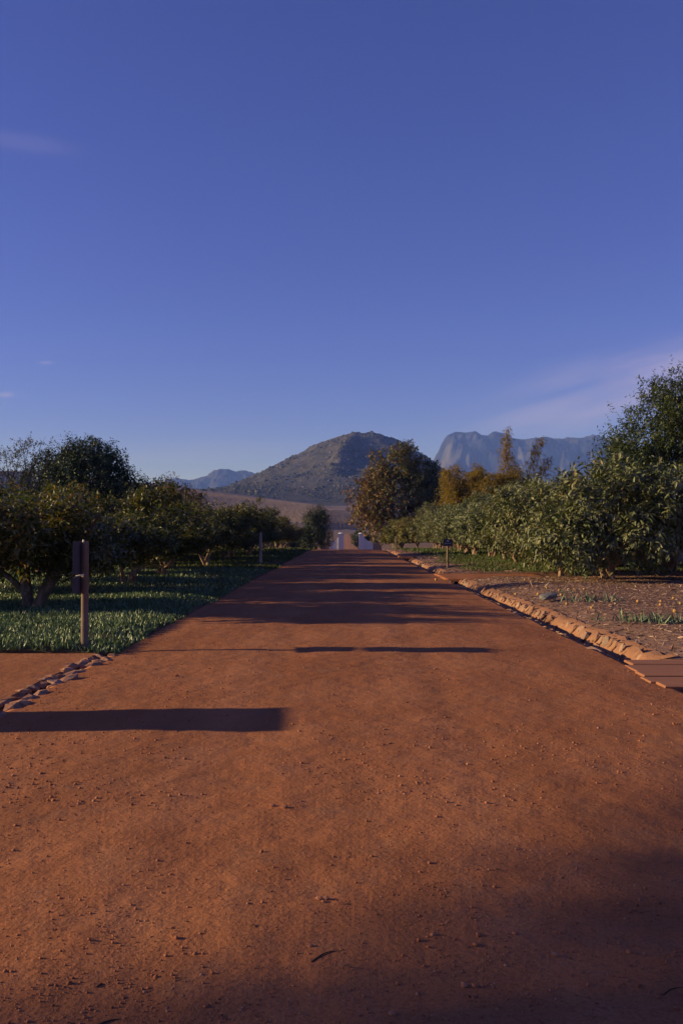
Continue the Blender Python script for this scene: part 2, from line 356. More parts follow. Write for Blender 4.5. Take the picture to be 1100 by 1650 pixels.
near = ramp(n, noise(n, p, 0.6, 5), [(0.35, (0.16, 0.09, 0.055)), (0.65, (0.24, 0.14, 0.09))])
far = ramp(n, noise(n, p, 0.035, 6, 0.65), [(0.32, (0.11, 0.075, 0.055)), (0.55, (0.17, 0.115, 0.085)), (0.75, (0.20, 0.14, 0.10))])
mr = nd(n, 'ShaderNodeMapRange'); mr.inputs[1].default_value = 160; mr.inputs[2].default_value = 260; n.links.new(sy.outputs[1], mr.inputs[0])
n.links.new(mixc(n, mr.outputs[0], near, far), b.inputs['Base Color']); bump(n, b, noise(n, p, 4, 5), 0.4, 0.1)
M['field'] = m
tag(obj('ground', grid_mesh('ground', tx, ty, terrain_z), M['field'], smooth=False), kind='structure')

# the dirt road: fine relief near the camera
def road_z(X, Y):
    crown = 0.035 * (1 - ((X - 0.2) / 3.2) ** 2)
    d = np.minimum(X - RX0, RX1 - X)
    rel = 0.016 * fbm(X * 1.1, Y * 0.9, 5, 4) + 0.006 * fbm(X * 6, Y * 6, 11, 3)
    ruts = -0.012 * (np.exp(-((X + 0.75) / 0.25) ** 2) + np.exp(-((X - 1.0) / 0.25) ** 2))
    return land(X, Y) + crown * np.clip(d / 0.5, 0, 1) + rel * np.clip((120 - Y) / 60, 0.2, 1) + ruts
ry = np.concatenate([np.arange(-12, 1.5, 0.5), np.arange(1.5, 16, 0.045), np.arange(16, 40, 0.16), np.arange(40, 84, 0.5), np.arange(84, 150, 1.0)])
tag(obj('road', grid_mesh('road', np.linspace(RX0, RX1, 130), ry, road_z, 0.14), M['dirt'], smooth=True), kind='structure')
# the track that runs on past the gate
def track(X, Y): return land(X, Y) + 0.02
me = grid_mesh('track', [0, 0.5, 1], np.concatenate([np.arange(140, 220, 6), np.arange(220, 580, 20)]), lambda X, Y: track(X, Y))
co = np.empty(len(me.vertices) * 3, np.float32); me.vertices.foreach_get('co', co); co = co.reshape(-1, 3)
hw = 1.9; cxl = 0.75 + (co[:, 1] - 140) * 0.0035
co[:, 0] = cxl + (co[:, 0] * 2 - 1) * hw
me.vertices.foreach_set('co', co.ravel()); me.update()
tag(obj('track', me, M['sand']), kind='structure')

# side path on the left, forecourt on the right of the road
tag(obj('side_path', grid_mesh('side_path', np.concatenate([np.linspace(-40, -8, 9), np.arange(-7.5, -3.2, 0.06), [-3.2]]), np.concatenate([np.arange(-12, 5, 1.0), np.arange(5, 11.5, 0.06), [11.5]]),
    lambda X, Y: 0.005 + 0.014 * fbm(X * 1.3, Y * 1.3, 21, 4), 0.1), M['dirt'], smooth=True), kind='structure')
tag(obj('forecourt', grid_mesh('forecourt', np.concatenate([[3.41], np.arange(3.5, 6, 0.1), np.linspace(6.5, 40, 12)]), np.concatenate([np.arange(-12, 6, 1.0), np.arange(6, 8.50, 0.1), [8.52]]),
    lambda X, Y: 0.012 * fbm(X * 1.1, Y * 0.9, 5, 4), 0.1), M['dirt'], smooth=True), kind='structure')

# planting beds
def lb_z(X, Y): return land(X, Y) + 0.005 + 0.08 * np.clip((-3.0 - X) / 0.6, 0, 1) * np.clip((Y - 11.3) / 0.4, 0, 1) + 0.03 * fbm(X * .7, Y * .7, 31, 3)
def edge_left(Y): return -3.04 + 0.22 * fbm(Y * 0.55, Y * 0 + 3, 77, 3)
me = grid_mesh('planting_bed', np.concatenate([np.linspace(-60, -12, 13), np.linspace(-11, -3.0, 30)]), np.concatenate([np.arange(11.42, 30, 0.35), np.arange(30, 126, 2.0)]), lb_z, 0.16)
tag(obj('planting_bed', me, M['bed_soil'], smooth=True), kind='structure')
def rb_z(X, Y): return land(X, Y) + 0.01 + 0.11 * np.clip((X - 4.0) / 0.9, 0, 1) + 0.035 * fbm(X * .9, Y * .9, 41, 4)
tag(obj('mulch_bed', grid_mesh('mulch_bed', np.concatenate([np.arange(3.97, 9, 0.12), np.linspace(9.2, 50, 16)]), np.arange(10.86, 29.0, 0.15), rb_z, 0.3), M['mulch_soil'], smooth=True), kind='structure')
def rg_z(X, Y): return land(X, Y) + 0.01 + 0.06 * np.clip((X - 4.0) / 0.9, 0, 1) + 0.03 * fbm(X * .9, Y * .9, 43, 4)
tag(obj('orchard_floor', grid_mesh('orchard_floor', np.concatenate([np.arange(3.97, 9, 0.25), np.linspace(9.4, 60, 16)]), np.concatenate([np.arange(32.62, 60, 0.5), np.arange(60, 126, 2.0)]), rg_z, 0.3), M['mulch_soil'], smooth=True), kind='structure')
tag(obj('crossing_path', grid_mesh('crossing_path', np.arange(3.36, 7.2, 0.15), np.arange(28.95, 32.6, 0.15), lambda X, Y: 0.035 + 0.015 * fbm(X, Y, 45, 4), 0.10), M['dirt'], smooth=True), kind='structure')
tag(obj('crossing_path', grid_mesh('crossing_path', np.arange(3.36, 4.4, 0.15), np.arange(51.5, 54.5, 0.25), lambda X, Y: 0.10 + 0.015 * fbm(X, Y, 45, 4), 0.10), M['dirt'], smooth=True), kind='structure')

# the stone-lined ditch: sandy bank sheets with stones set into them
ditch = empty('drainage_ditch', (3.6, 11, 0)); tag(ditch, kind='structure')
rng = np.random.default_rng(3); rnd = random.Random(3)
def stone_mesh(name, seed, d, sub=1, jag=0.16):
    import bmesh
    bm = bmesh.new(); bmesh.ops.create_icosphere(bm, subdivisions=sub, radius=1.0); q = random.Random(seed)
    off = [q.uniform(-1, 1) for _ in range(6)]
    for v in bm.verts:
        c = v.co; k = max(abs(c.x), abs(c.y), abs(c.z)); c = c.lerp(c / k, 0.62)
        c = c * (1 + q.uniform(-jag, jag)); v.co = Vector((c.x * d[0], c.y * d[1], c.z * d[2]))
    me = bpy.data.meshes.new(name); bm.to_mesh(me); bm.free(); return me
bank_meshes = [stone_mesh('bank_stone', 100 + i, (0.04 + 0.02 * rnd.random(), 0.075 + 0.05 * rnd.random(), 0.12 + 0.05 * rnd.random()), 1, 0.20) for i in range(6)]
edge_meshes = [stone_mesh('edge_stone', 200 + i, (0.07, 0.09 + 0.05 * rnd.random(), 0.05), 1, 0.18) for i in range(5)]
for me in bank_meshes + edge_meshes: me.materials.append(M['stone'])
def bank_sheet(y0, y1):
    ys = np.arange(y0, y1 + 0.01, 0.055); prof = [(3.50, -0.40), (3.64, -0.30), (3.74, -0.18), (3.82, -0.08), (3.90, 0.005), (4.12, 0.045)]
    V = np.array([(x + 0.07 * float(fbm(y * 2.4, x * 3, 51, 4, 0.6)), y, float(land(x, y)) + z + 0.04 * float(fbm(y * 3.2, x * 7, 53, 4, 0.65)) * min(1.0, max(0.0, (x - 3.5) * 4))) for y in ys for x, z in prof]); k = len(prof)
    i = np.arange((len(ys) - 1) * (k - 1)); r_, c_ = i // (k - 1), i % (k - 1); a = r_ * k + c_
    obj('bank', mesh_np('bank', V - np.array([3.6, 11, 0]), [np.stack([a, a + 1, a + k + 1, a + k], 1)]), M['sand'], ditch, True)
for y0, y1 in ((10.9, 28.9), (32.7, 51.4), (54.6, 75)): bank_sheet(y0, y1)
def add_stone(me, x, y, z, rot, s):
    o = bpy.data.objects.new('stone', me); COL.objects.link(o); o.parent = ditch
    o.location = (x - 3.6, y - 11, z); o.rotation_euler = rot; o.scale = s
for y0, y1, sp, xo, zo, sc0 in ((11.0, 28.8, 0.19, 3.855, -0.04, 0.84), (11.1, 21, 0.34, 3.76, -0.17, 0.75), (33.0, 51, 0.45, 3.86, -0.05, 1.0), (55, 74, 0.9, 3.86, -0.05, 1.2)):
    y = y0
    while y < y1:
        if rnd.random() > (0.08 if y < 29 else 0.3):
            sc = rnd.uniform(0.6, 1.15) * sc0
            add_stone(rnd.choice(bank_meshes), xo + rnd.uniform(-.04, .04), y, float(land(0, y)) + zo + rnd.uniform(-.05, .03), (rnd.uniform(-.35, .35), 0.70 + rnd.uniform(-.2, .2), rnd.uniform(-.3, .3)), (sc, sc * rnd.uniform(.7, 1.2), sc * rnd.uniform(.75, 1.1)))
        y += sp * rnd.uniform(0.75, 1.2)
for y0, y1, sp in ((10.9, 28.9, 0.27), (33, 51, 0.6)):
    y = y0
    while y < y1:
        if rnd.random() > 0.15:
            sc = rnd.uniform(0.6, 1.1)
            add_stone(rnd.choice(edge_meshes), 3.43 + rnd.uniform(-.035, .03), y, -0.035 + rnd.uniform(-.02, .01), (rnd.uniform(-.3, .3), rnd.uniform(-.3, .3), rnd.uniform(-.5, .5)), (sc, sc * 1.1, sc))
        y += sp * rnd.uniform(0.7, 1.25)

# plank bridge over the end of the ditch
br = empty('plank_bridge', (3.3, 9.7, 0)); tag(br, 'low timber plank bridge dusted with red soil at the end of the ditch', 'bridge')
yb = [8.55, 8.93, 9.25, 9.60, 9.94, 10.46, 10.84]
for i in range(6):
    y0, y1 = yb[i] + 0.018, yb[i + 1] - 0.018; x0 = 3.25 + (0.22, 0.05, 0.0, 0.06, 0.10, 0.22)[i]
    mb = MB().box(((x0 + 7.4) / 2 - 3.3, (y0 + y1) / 2 - 9.7, -0.022 + (0.0, 0.008, 0.003, 0.010, 0.002, 0.006)[i]), (7.4 - x0, y1 - y0, 0.06), (0.006, -.008, 0.004, -0.004, .006, 0)[i], 0.008)
    mb.build('plank', M['plank'], br)
for xx in (3.75, 5.2, 6.8): MB().box((xx - 3.3, 0, -0.10), (0.14, 2.2, 0.11)).build('bearer', M['post'], br)

# cobbled strip along the left edge of the road
cob = empty('cobble_edging', (-3.08, 9.5, 0)); tag(cob, 'raised strip of dusty red cobbles edging the road beside the side path', 'edging')
cob_meshes = [stone_mesh('cobble', 300 + i, (0.075, 0.10 + 0.035 * rnd.random(), 0.042), 1, 0.17) for i in range(5)]
for me in cob_meshes: me.materials.append(M['cobble'])
for x0 in (-3.20, -3.02):
    y = 5.6
    while y < 11.4:
        o = bpy.data.objects.new('cobble', rnd.choice(cob_meshes)); COL.objects.link(o); o.parent = cob
        o.location = (x0 + 3.08 + rnd.uniform(-.03, .03), y - 9.5, -0.018 + rnd.uniform(-.015, .015)); o.rotation_euler = (rnd.uniform(-.25, .25), rnd.uniform(-.25, .25), rnd.uniform(-.5, .5))
        sc = rnd.uniform(0.7, 1.15); o.scale = (sc, sc * rnd.uniform(.8, 1.3), sc)
        y += rnd.uniform(0.15, 0.24)

# ------------------------------------------------------------------ far country: hill, mountains, vineyards
def hill_mat():
    m, n, b = mat_new('hillside', 0.95, 0.1); p = wpos(n)
    f = noise(n, p, 0.035, 8, 0.7)
    c = ramp(n, f, [(0.30, (0.036, 0.040, 0.030)), (0.48, (0.060, 0.057, 0.045)), (0.62, (0.088, 0.077, 0.063)), (0.8, (0.13, 0.112, 0.096))])
    c = mixc(n, ramp(n, noise(n, p, 0.16, 5, 0.7), [(0.55, 0), (0.66, 0.8)]), c, (0.035, 0.04, 0.022))
    g_ = nd(n, 'ShaderNodeNewGeometry'); s = nd(n, 'ShaderNodeSeparateXYZ'); n.links.new(g_.outputs['Normal'], s.inputs[0])
    n.links.new(c, b.inputs['Base Color'])
    nb = bump(n, b, noise(n, p, 0.09, 7, 0.7), 0.9, 5.0); bump(n, b, noise(n, p, 0.5, 4, 0.7), 0.7, 1.2, nb); return m
M['hill'] = hill_mat()
hx = np.array([-520, -420, -320, -254, -187, -150, -102, -66, -29, -5, 19, 44, 74, 117, 153, 190, 250, 360, 470, 560.0])
hz = np.array([40, 48, 60, 78, 108, 126, 148, 167, 187, 197, 200.7, 197, 192, 178, 156, 129, 95, 55, 40, 30.0])
def hill_z(X, Y):
    Xp = X * 1700 / Y
    ridge = np.interp(Xp + 6 * fbm(X / 40, Y / 40, 91, 3), hx, hz)
    t = np.clip((Y - 1090) / 610, 0, 1); s = t * (0.78 + 0.44 * t - 0.22 * t * t)
    s = s * np.clip((2400 - Y) / 700, 0, 1) ** 0.8
    base = land(X, Y) - 3
    z = base + (ridge - np.minimum(base, ridge)) * s
    Xs = np.interp(Y, [1250, 1350, 1500, 1660], [-30, -14, 0, 12]); e = np.exp(-((Y - 1460) / 120) ** 2)
    z = z + e * ((14 + 9 * fbm(X / 15, Y / 25, 67, 3)) * np.exp(-((X - Xs) / 15) ** 2) - (11 + 8 * fbm(X / 20, Y / 30, 68, 3)) * np.exp(-((X - Xs - 34) / 20) ** 2)) 
    amp = np.clip(s * 1.6, 0, 1)
    rid = 1 - np.abs(fbm(X / 75, Y / 140, 61, 4)) * 2
    z = z + amp * (4.5 * rid - 4 + 3.2 * fbm(X / 22, Y / 30, 63, 4) + 1.3 * fbm(X / 6, Y / 7, 65, 3))
    return z
tag(obj('hill', grid_mesh('hill', np.arange(-520, 560, 4.0), np.concatenate([np.arange(1060, 1760, 5.0), np.arange(1760, 2420, 30.0)]), hill_z), M['hill'], smooth=True), kind='structure')

def mountain_mat():
    m, n, b = mat_new('mountain_rock', 0.95, 0.05); p = wpos(n)
    c = ramp(n, noise(n, stretch(n, p, (1, 1, 0.5)), 0.006, 7, 0.65), [(0.35, (0.012, 0.016, 0.018)), (0.52, (0.030, 0.032, 0.032)), (0.68, (0.095, 0.088, 0.080))])
    n.links.new(c, b.inputs['Base Color']); bump(n, b, noise(n, stretch(n, p, (1, 1, 0.35)), 0.012, 7, 0.65), 0.8, 40); return m
M['mountain'] = mountain_mat()
def mountain(name, prof, Y0, seed, depth=1400, cliff=0.55):
    px, py = np.array(prof, float).T
    X_ = (px - 554) / 1400 * Y0; Z_ = 1.6 + (857 - py) / 1400 * Y0
    xs = np.arange(X_[0], X_[-1], 8.0); ys = np.concatenate([np.arange(Y0 - depth, Y0 + 40, 14.0), np.arange(Y0 + 60, Y0 + 900, 80.0)])
    def zf(X, Y):
        Xp = X * Y0 / Y
        r_ = np.interp(Xp + 7 * fbm(X / 60, Y / 60, seed + 5, 3), X_, Z_) + 13 * fbm(X / 48, Y / 300, seed + 8, 6, 0.72)
        t = np.clip((Y - (Y0 - depth)) / depth, 0, 1)
        t = t + 0.14 * (1 - t) * t * 4 * (fbm((X + 0.5 * Y) / 260, (Y - 0.4 * X) / 520, seed, 6, 0.62) * 1.8 + (0.5 - np.abs(fbm((X - 0.45 * Y) / 130, (Y + 0.3 * X) / 300, seed + 9, 5, 0.6)) * 2) * 0.7)
        t = np.clip(t, 0, 1)
        s = np.where(t < 0.6, t * 0.55 / 0.6, 0.55 + 0.45 * np.clip((t - 0.6) / 0.24, 0, 1) ** 0.8)
        s = s * np.clip((Y0 + 900 - Y) / 800, 0, 1)
        return (40 + (r_ - 40) * s) * Y / Y0 + (20 * (0.5 - np.abs(fbm((X + 0.6 * Y) / 120, (Y - 0.5 * X) / 160, seed + 2, 6, 0.62)) * 1.6) - 6 + 6 * fbm(X / 30, Y / 45, seed + 3, 3)) * np.clip(s * 2, 0, 1)
    return tag(obj(name, grid_mesh(name, xs, ys, zf), M['mountain'], smooth=True), kind='structure')
mountain('mountain', [(150, 850), (205, 812), (245, 790), (268, 775), (285, 771), (305, 774), (322, 770), (333, 766), (340, 761), (352, 758), (368, 757), (380, 761), (392, 757), (405, 761), (430, 775), (470, 800), (520, 840)], 5200, 501)
mountain('mountain', [(600, 840), (670, 790), (690, 748), (700, 741), (706, 730), (714, 713), (722, 702), (734, 697), (752, 698), (768, 697), (776, 702), (786, 703), (794, 696), (800, 697), (815, 700), (828, 707), (845, 710), (862, 707), (880, 705), (895, 708), (915, 706), (940, 707), (957, 701), (970, 704), (990, 716), (1040, 730), (1110, 735), (1200, 770), (1330, 840)], 5200, 601)

def up_normals(v): return v / np.maximum(np.linalg.norm(v, axis=-1, keepdims=True), 1e-9)
ICO_V = np.array([(0, 0, 1), (.894, 0, .447), (.276, .851, .447), (-.724, .526, .447), (-.724, -.526, .447), (.276, -.851, .447), (.724, .526, -.447), (-.276, .851, -.447), (-.894, 0, -.447), (-.276, -.851, -.447), (.724, -.526, -.447), (0, 0, -1)])
ICO_F = np.array([(0, 1, 2), (0, 2, 3), (0, 3, 4), (0, 4, 5), (0, 5, 1), (1, 6, 2), (2, 7, 3), (3, 8, 4), (4, 9, 5), (5, 10, 1), (1, 10, 6), (2, 6, 7), (3, 7, 8), (4, 8, 9), (5, 9, 10), (6, 11, 7), (7, 11, 8), (8, 11, 9), (9, 11, 10), (10, 11, 6)])
def lumps(name, P, size, seed, jag=0.3, flat=(1, 1, 1)):
    q = np.random.default_rng(seed); N = len(P)
    V = ICO_V[None] * (1 + q.uniform(-jag, jag, (N, 12, 1))) * np.asarray(size).reshape(N, -1)[:, None, :] * np.array(flat)
    a = q.uniform(0, 6.28, N); c, s = np.cos(a)[:, None], np.sin(a)[:, None]
    V = np.stack([V[..., 0] * c - V[..., 1] * s, V[..., 0] * s + V[..., 1] * c, V[..., 2]], -1) + P[:, None, :]
    F = ICO_F[None] + (np.arange(N) * 12)[:, None, None]
    return mesh_np(name, V.reshape(-1, 3), [F.reshape(-1, 3)])
q = np.random.default_rng(11)
# scrub and rock on the hill
N = 22000
Y = q.uniform(1120, 1720, N); X = q.uniform(-330, 330, N); keep = fbm(X / 60, Y / 60, 71, 4) * 1.6 + q.uniform(-.4, .4, N) > 0.05; X, Y = X[keep], Y[keep]
Z = hill_z(X, Y); sz = np.exp(q.normal(-0.1, 0.5, len(X)))
M['scrub'] = islandmat('scrub', [(0, (0.026, 0.032, 0.016)), (0.6, (0.05, 0.052, 0.028)), (1, (0.09, 0.078, 0.045))])
tag(obj('hill_scrub', lumps('hill_scrub', np.stack([X, Y, Z + 0.2 * sz], 1), sz[:, None] * np.array([1.1, 1.1, 0.85]), 12, 0.35), M['scrub'], smooth=True), kind='stuff', label='dark scrub bushes dotting the rocky hill', cat='scrub')
N = 1700
Y = q.uniform(1200, 1715, N); X = q.normal(0, 95, N); Xs = np.interp(Y, [1250, 1350, 1500, 1660], [-30, -14, 0, 12])
near_spur = np.exp(-((X - Xs) / 26) ** 2) * np.exp(-((Y - 1460) / 150) ** 2); keep = q.uniform(0, 1, N) < 0.28 + near_spur; X, Y = X[keep], Y[keep]
sz = np.minimum(np.exp(q.normal(-0.1, 0.5, len(X))), 2.0)
M['rock'] = islandmat('hill_rock', [(0, (0.08, 0.072, 0.062)), (0.6, (0.125, 0.11, 0.098)), (1, (0.20, 0.18, 0.16))])
tag(obj('hill_rocks', lumps('hill_rocks', np.stack([X, Y, hill_z(X, Y)], 1), sz[:, None] * np.array([1.1, 1.3, 1.25]), 13, 0.3), M['rock']), kind='stuff', label='pale boulders scattered over the hill', cat='rocks')

# vineyards on the slope in front of the hill
def vineyard(name, rows, label, w0=0.75):
    Vs, Fs, base = [], [], 0
    for (ax, ay, bx_, by_) in rows:
        L = math.hypot(bx_ - ax, by_ - ay); k = max(int(L / 3.0), 2); t = np.linspace(0, 1, k)
        x, y = ax + (bx_ - ax) * t, ay + (by_ - ay) * t; z = land(x, y)
        dx, dy = -(by_ - ay) / L, (bx_ - ax) / L; w = w0 * (1 + q.uniform(-.3, .3, k)); h = 0.75 * (1 + q.uniform(-.3, .25, k))
        P = np.stack([np.stack([x - dx * w, y - dy * w, z - .3], 1), np.stack([x - dx * w * .6, y - dy * w * .6, z + h], 1), np.stack([x + dx * w * .6, y + dy * w * .6, z + h * .97], 1), np.stack([x + dx * w, y + dy * w, z - .3], 1)], 1)
        i = np.arange(k - 1)[:, None] * 4 + base; f = [i + np.array([[a, a + 1, a + 5, a + 4]]) for a in range(3)]
        Vs.append(P.reshape(-1, 3)); Fs += f; base += 4 * k
    tag(obj(name, mesh_np(name, np.concatenate(Vs), [np.concatenate(Fs)]), M['vine']), kind='stuff', label=label, cat='vineyard')
M['vine'] = plain('vine_row', (0.085, 0.060, 0.047), 0.95, 0.1, 0.35, 0.3)
vineyard('vineyard', [(-330 + i * 5.0, 730 + 0.12 * i, -330 + i * 5.0 - 130, 1085) for i in range(84)], 'leafless brown vineyard in slanting rows at the foot of the hill')
vineyard('vineyard', [(-20 + i * 1.7 + q.uniform(-.3, .3), 655 + q.uniform(0, 12), -27 + i * 2.05, 985) for i in range(62)], 'pale brown vineyard straight beyond the white gate', 0.30)
# a pale roadside fence line crossing beyond the track
fe = empty('far_fence', (0, 612, float(g(612)))); tag(fe, 'thin pale rail fence crossing beyond the end of the track', 'fence')
MB().box((0, 0, 1.0), (90, 0.1, 0.16)).box((0, 0, 0.5), (90, 0.1, 0.12)).build('rail', M['slate_pale'], fe)
for i in range(12): MB().box((-44 + i * 8, 0.2, 0.5), (0.2, 0.2, 1.5)).build('post', M['slate_pale'], fe)

# ------------------------------------------------------------------ plants: leaves as real folded blades
LEAF4 = (np.array([(0, 0, 0), (.42, -.5, .10), (.5, 0, 0), (.42, .5, .10), (1, 0, -.16)]), np.array([(0, 2, 1), (0, 3, 2), (1, 2, 4), (2, 3, 4)]))
LEAF8 = (np.array([(0, 0, 0), (.28, -.44, .09), (.3, 0, 0), (.28, .44, .09), (.66, -.40, .03), (.68, 0, -.06), (.66, .40, .03), (1, 0, -.2)]),
         np.array([(0, 2, 1), (0, 3, 2), (1, 2, 5), (1, 5, 4), (2, 3, 6), (2, 6, 5), (4, 5, 7), (5, 6, 7)]))
BLADE = (np.array([(0, -.5, 0), (0, .5, 0), (.5, -.42, .02), (.5, .42, .02), (1, 0, -.04), (.25, 0, .35), (.5, 0, .3)]), np.array([(0, 5, 2), (5, 6, 2), (5, 1, 3), (5, 3, 6), (2, 6, 4), (6, 3, 4)]))
def leaves(name, P, D, U, L, Wd, tmpl):
    tv, tf = tmpl; N = len(P); D = up_normals(D); Sd = up_normals(np.cross(U, D)); Nn = np.cross(D, Sd)
    V = P[:, None] + tv[None, :, 0:1] * (D * L[:, None])[:, None] + tv[None, :, 1:2] * (Sd * Wd[:, None])[:, None] + tv[None, :, 2:3] * (Nn * L[:, None] * (1 if tmpl is not BLADE else 0) + (Nn * Wd[:, None] if tmpl is BLADE else 0))[:, None]
    F = tf[None] + (np.arange(N) * len(tv))[:, None, None]
    return mesh_np(name, V.reshape(-1, 3), [F.reshape(-1, 3)])
def crown_mesh(name, seed, blobs, clumps, twigs, per, L, Wr, tl=0.45, droop=0.35, spread=0.6, inner=0.25, tmpl=LEAF4, lift=0.2, shell=(0.72, 1.05), zmin=None):
    """blobs: (cx,cy,cz,rx,ry,rz); clumps of twigs spread through each blob, each twig set with pairs of leaves"""
    r = np.random.default_rng(seed); vol = np.array([b_[3] * b_[4] * b_[5] for b_ in blobs]) ** (2 / 3); vol /= vol.sum()
    bi = r.choice(len(blobs), clumps, p=vol); B = np.array(blobs)[bi]
    d = up_normals(r.normal(size=(clumps, 3))); rad = np.where(r.uniform(size=clumps) < inner, r.uniform(0.25, shell[0], clumps), r.uniform(*shell, clumps))
    rad *= 1 + 0.16 * fbm(d[:, 0] * 2.2 + 5 * bi, d[:, 1] * 2.2 + d[:, 2] * 1.9, seed + 7, 3) * 2
    C = B[:, :3] + d * B[:, 3:] * rad[:, None]
    out = up_normals(d / B[:, 3:]); 
    ti = np.repeat(np.arange(clumps), twigs); nT = len(ti)
    td = up_normals(out[ti] + r.normal(size=(nT, 3)) * spread + np.array([0, 0, lift])); ln = tl * r.uniform(0.6, 1.3, nT)
    T0 = C[ti] - td * ln[:, None] * 0.5 + r.normal(size=(nT, 3)) * tl * 0.35
    li = np.repeat(np.arange(nT), per); nL = len(li); k = np.tile(np.arange(per), nT); t = (k + 0.6) / per + r.uniform(-.05, .05, nL)
    side = np.where(k % 2 == 0, 1.0, -1.0)[:, None]
    a = up_normals(np.cross(td, r.normal(size=(nT, 3)))); pd = np.cross(td, a)
    ax = np.where(((k // 2) % 2 == 0)[:, None], a[li], pd[li]) * side
    P = T0[li] + td[li] * (ln[li] * t)[:, None]
    D = up_normals(td[li] * 0.55 + ax * 0.85 + r.normal(size=(nL, 3)) * 0.22 + np.array([0, 0, -droop]))
    U = up_normals(np.array([0, 0, 1.0]) + td[li] * 0.5 + r.normal(size=(nL, 3)) * 0.45)
    l = L * r.uniform(0.65, 1.2, nL)
    if zmin is not None:
        kp = P[:, 2] > zmin; P, D, U, l = P[kp], D[kp], U[kp], l[kp]; nL = len(l)
    return leaves(name, P, D, U, l, l * Wr * r.uniform(.85, 1.15, nL), tmpl)
def bend(p0, p1, k, wob, r, sag=0.0):
    p0, p1 = Vector(p0), Vector(p1); pts = []
    for i in range(k + 1):
        t = i / k; w = math.sin(math.pi * t) * wob
        pts.append(p0.lerp(p1, t) + Vector((r.uniform(-1, 1) * w, r.uniform(-1, 1) * w, r.uniform(-.5, .5) * w + sag * math.sin(math.pi * t))))
    return pts
def limbs(seed, base_r, stems, tips, fork=0.35, wob=0.18, n=7):
    """stems leave the base and reach for the tips, each stem splitting towards several of them"""
    r = random.Random(seed); mb = MB(); per = max(1, len(tips) // stems)
    tips = sorted(tips, key=lambda p: math.atan2(p[1], p[0]))
    for s in range(stems):
        grp = [Vector(p) for p in tips[s * per:(s + 1) * per]] or [Vector(tips[-1])]
        cen = sum(grp, Vector()) / len(grp); b0 = Vector((r.uniform(-1, 1) * base_r * 0.8, r.uniform(-1, 1) * base_r * 0.8, -0.15))
        f = cen * fork; f.z = cen.z * (fork + 0.15)
        rs = base_r * r.uniform(0.55, 0.85)
        stem = bend(b0, f, 5, wob, r); mb.tube(stem, [rs * (1.25 - 0.7 * i / 5) if i else rs * 1.6 for i in range(6)], n)
        for tp in grp:
            br_ = bend(stem[-1 if r.random() < .6 else -2], tp, 4, wob * 1.1, r); mb.tube(br_, [rs * 0.55 * (1 - 0.78 * i / 4) for i in range(5)], 5, False)
            for _ in range(2):
                e = tp + Vector((r.uniform(-.5, .5), r.uniform(-.5, .5), r.uniform(-.1, .5)))
                mb.tube(bend(br_[2], e, 3, wob * .6, r), [rs * .25, rs * .18, rs * .12, rs * .06], 4, False)
    return mb
def ellip_tips(seed, k, rx, ry, z0, z1, f=0.75):
    r = random.Random(seed); out = []
    for i in range(k):
        a = 2 * math.pi * (i + r.random() * .6) / k; u = r.uniform(0.35, 1.0) * f
        out.append((math.cos(a) * rx * u, math.sin(a) * ry * u, z0 + (z1 - z0) * r.uniform(0.35, 0.9)))
    return out

# ---- guava trees: a few shapes, copied along the rows
shapes_right, shapes_left = [], []
for i in range(4):
    r_ = random.Random(900 + i); bl = [(0, 0, 1.95, 1.95, 1.95, 1.6)]
    for k in range(9):
        a = k * 0.72 + r_.random() * .6; u = r_.uniform(1.1, 1.9); bl.append((math.cos(a) * u, math.sin(a) * u, r_.uniform(0.9, 3.1), r_.uniform(.55, 1.05), r_.uniform(.55, 1.05), r_.uniform(.5, .9)))
    c = crown_mesh('crown', 1000 + i, bl, 190, 14, 9, 0.172, 0.41, 0.5, 0.45, 0.75, 0.18, LEAF8, zmin=0.28 if i < 2 else 0.85); c.materials.append(M['guava'])
    t = limbs(1100 + i, 0.11, 4, ellip_tips(1200 + i, 12, 2.2, 2.2, 0.8, 3.2)).mesh('trunk'); t.materials.append(M['bark']); shapes_right.append((t, c))
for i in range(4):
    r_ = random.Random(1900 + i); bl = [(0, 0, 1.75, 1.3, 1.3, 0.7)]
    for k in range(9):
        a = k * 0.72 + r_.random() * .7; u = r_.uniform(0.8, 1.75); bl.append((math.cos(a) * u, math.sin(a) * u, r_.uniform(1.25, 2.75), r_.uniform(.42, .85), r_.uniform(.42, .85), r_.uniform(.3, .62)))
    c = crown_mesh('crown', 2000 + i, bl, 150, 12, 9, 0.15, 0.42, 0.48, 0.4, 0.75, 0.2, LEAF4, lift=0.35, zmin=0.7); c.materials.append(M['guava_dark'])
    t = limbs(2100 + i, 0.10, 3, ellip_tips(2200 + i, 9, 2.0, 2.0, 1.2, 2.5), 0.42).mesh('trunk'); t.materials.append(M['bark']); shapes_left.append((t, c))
def plant(name, shape, x, y, rz, sc, label, group, cat='tree', crown_mat=None, dz=0.0):
    e = empty(name, (x, y, float(land(np.array(x), np.array(y))) + 0.03 + dz), rz); e.scale = sc if isinstance(sc, tuple) else (sc, sc, sc)
    tag(e, label, cat, group)
    t = bpy.data.objects.new('trunk', shape[0]); COL.objects.link(t); t.parent = e
    c = bpy.data.objects.new('crown', shape[1]); COL.objects.link(c); c.parent = e; c['kind'] = 'stuff'
    if crown_mat:
        c.material_slots[0].link = 'OBJECT'; c.material_slots[0].material = crown_mat
    return e
ORD = ['first', 'second', 'third', 'fourth', 'fifth', 'sixth', 'seventh', 'eighth', 'ninth', 'tenth', 'eleventh', 'twelfth', 'thirteenth', 'fourteenth', 'fifteenth', 'sixteenth', 'seventeenth', 'eighteenth']
rr = random.Random(5)
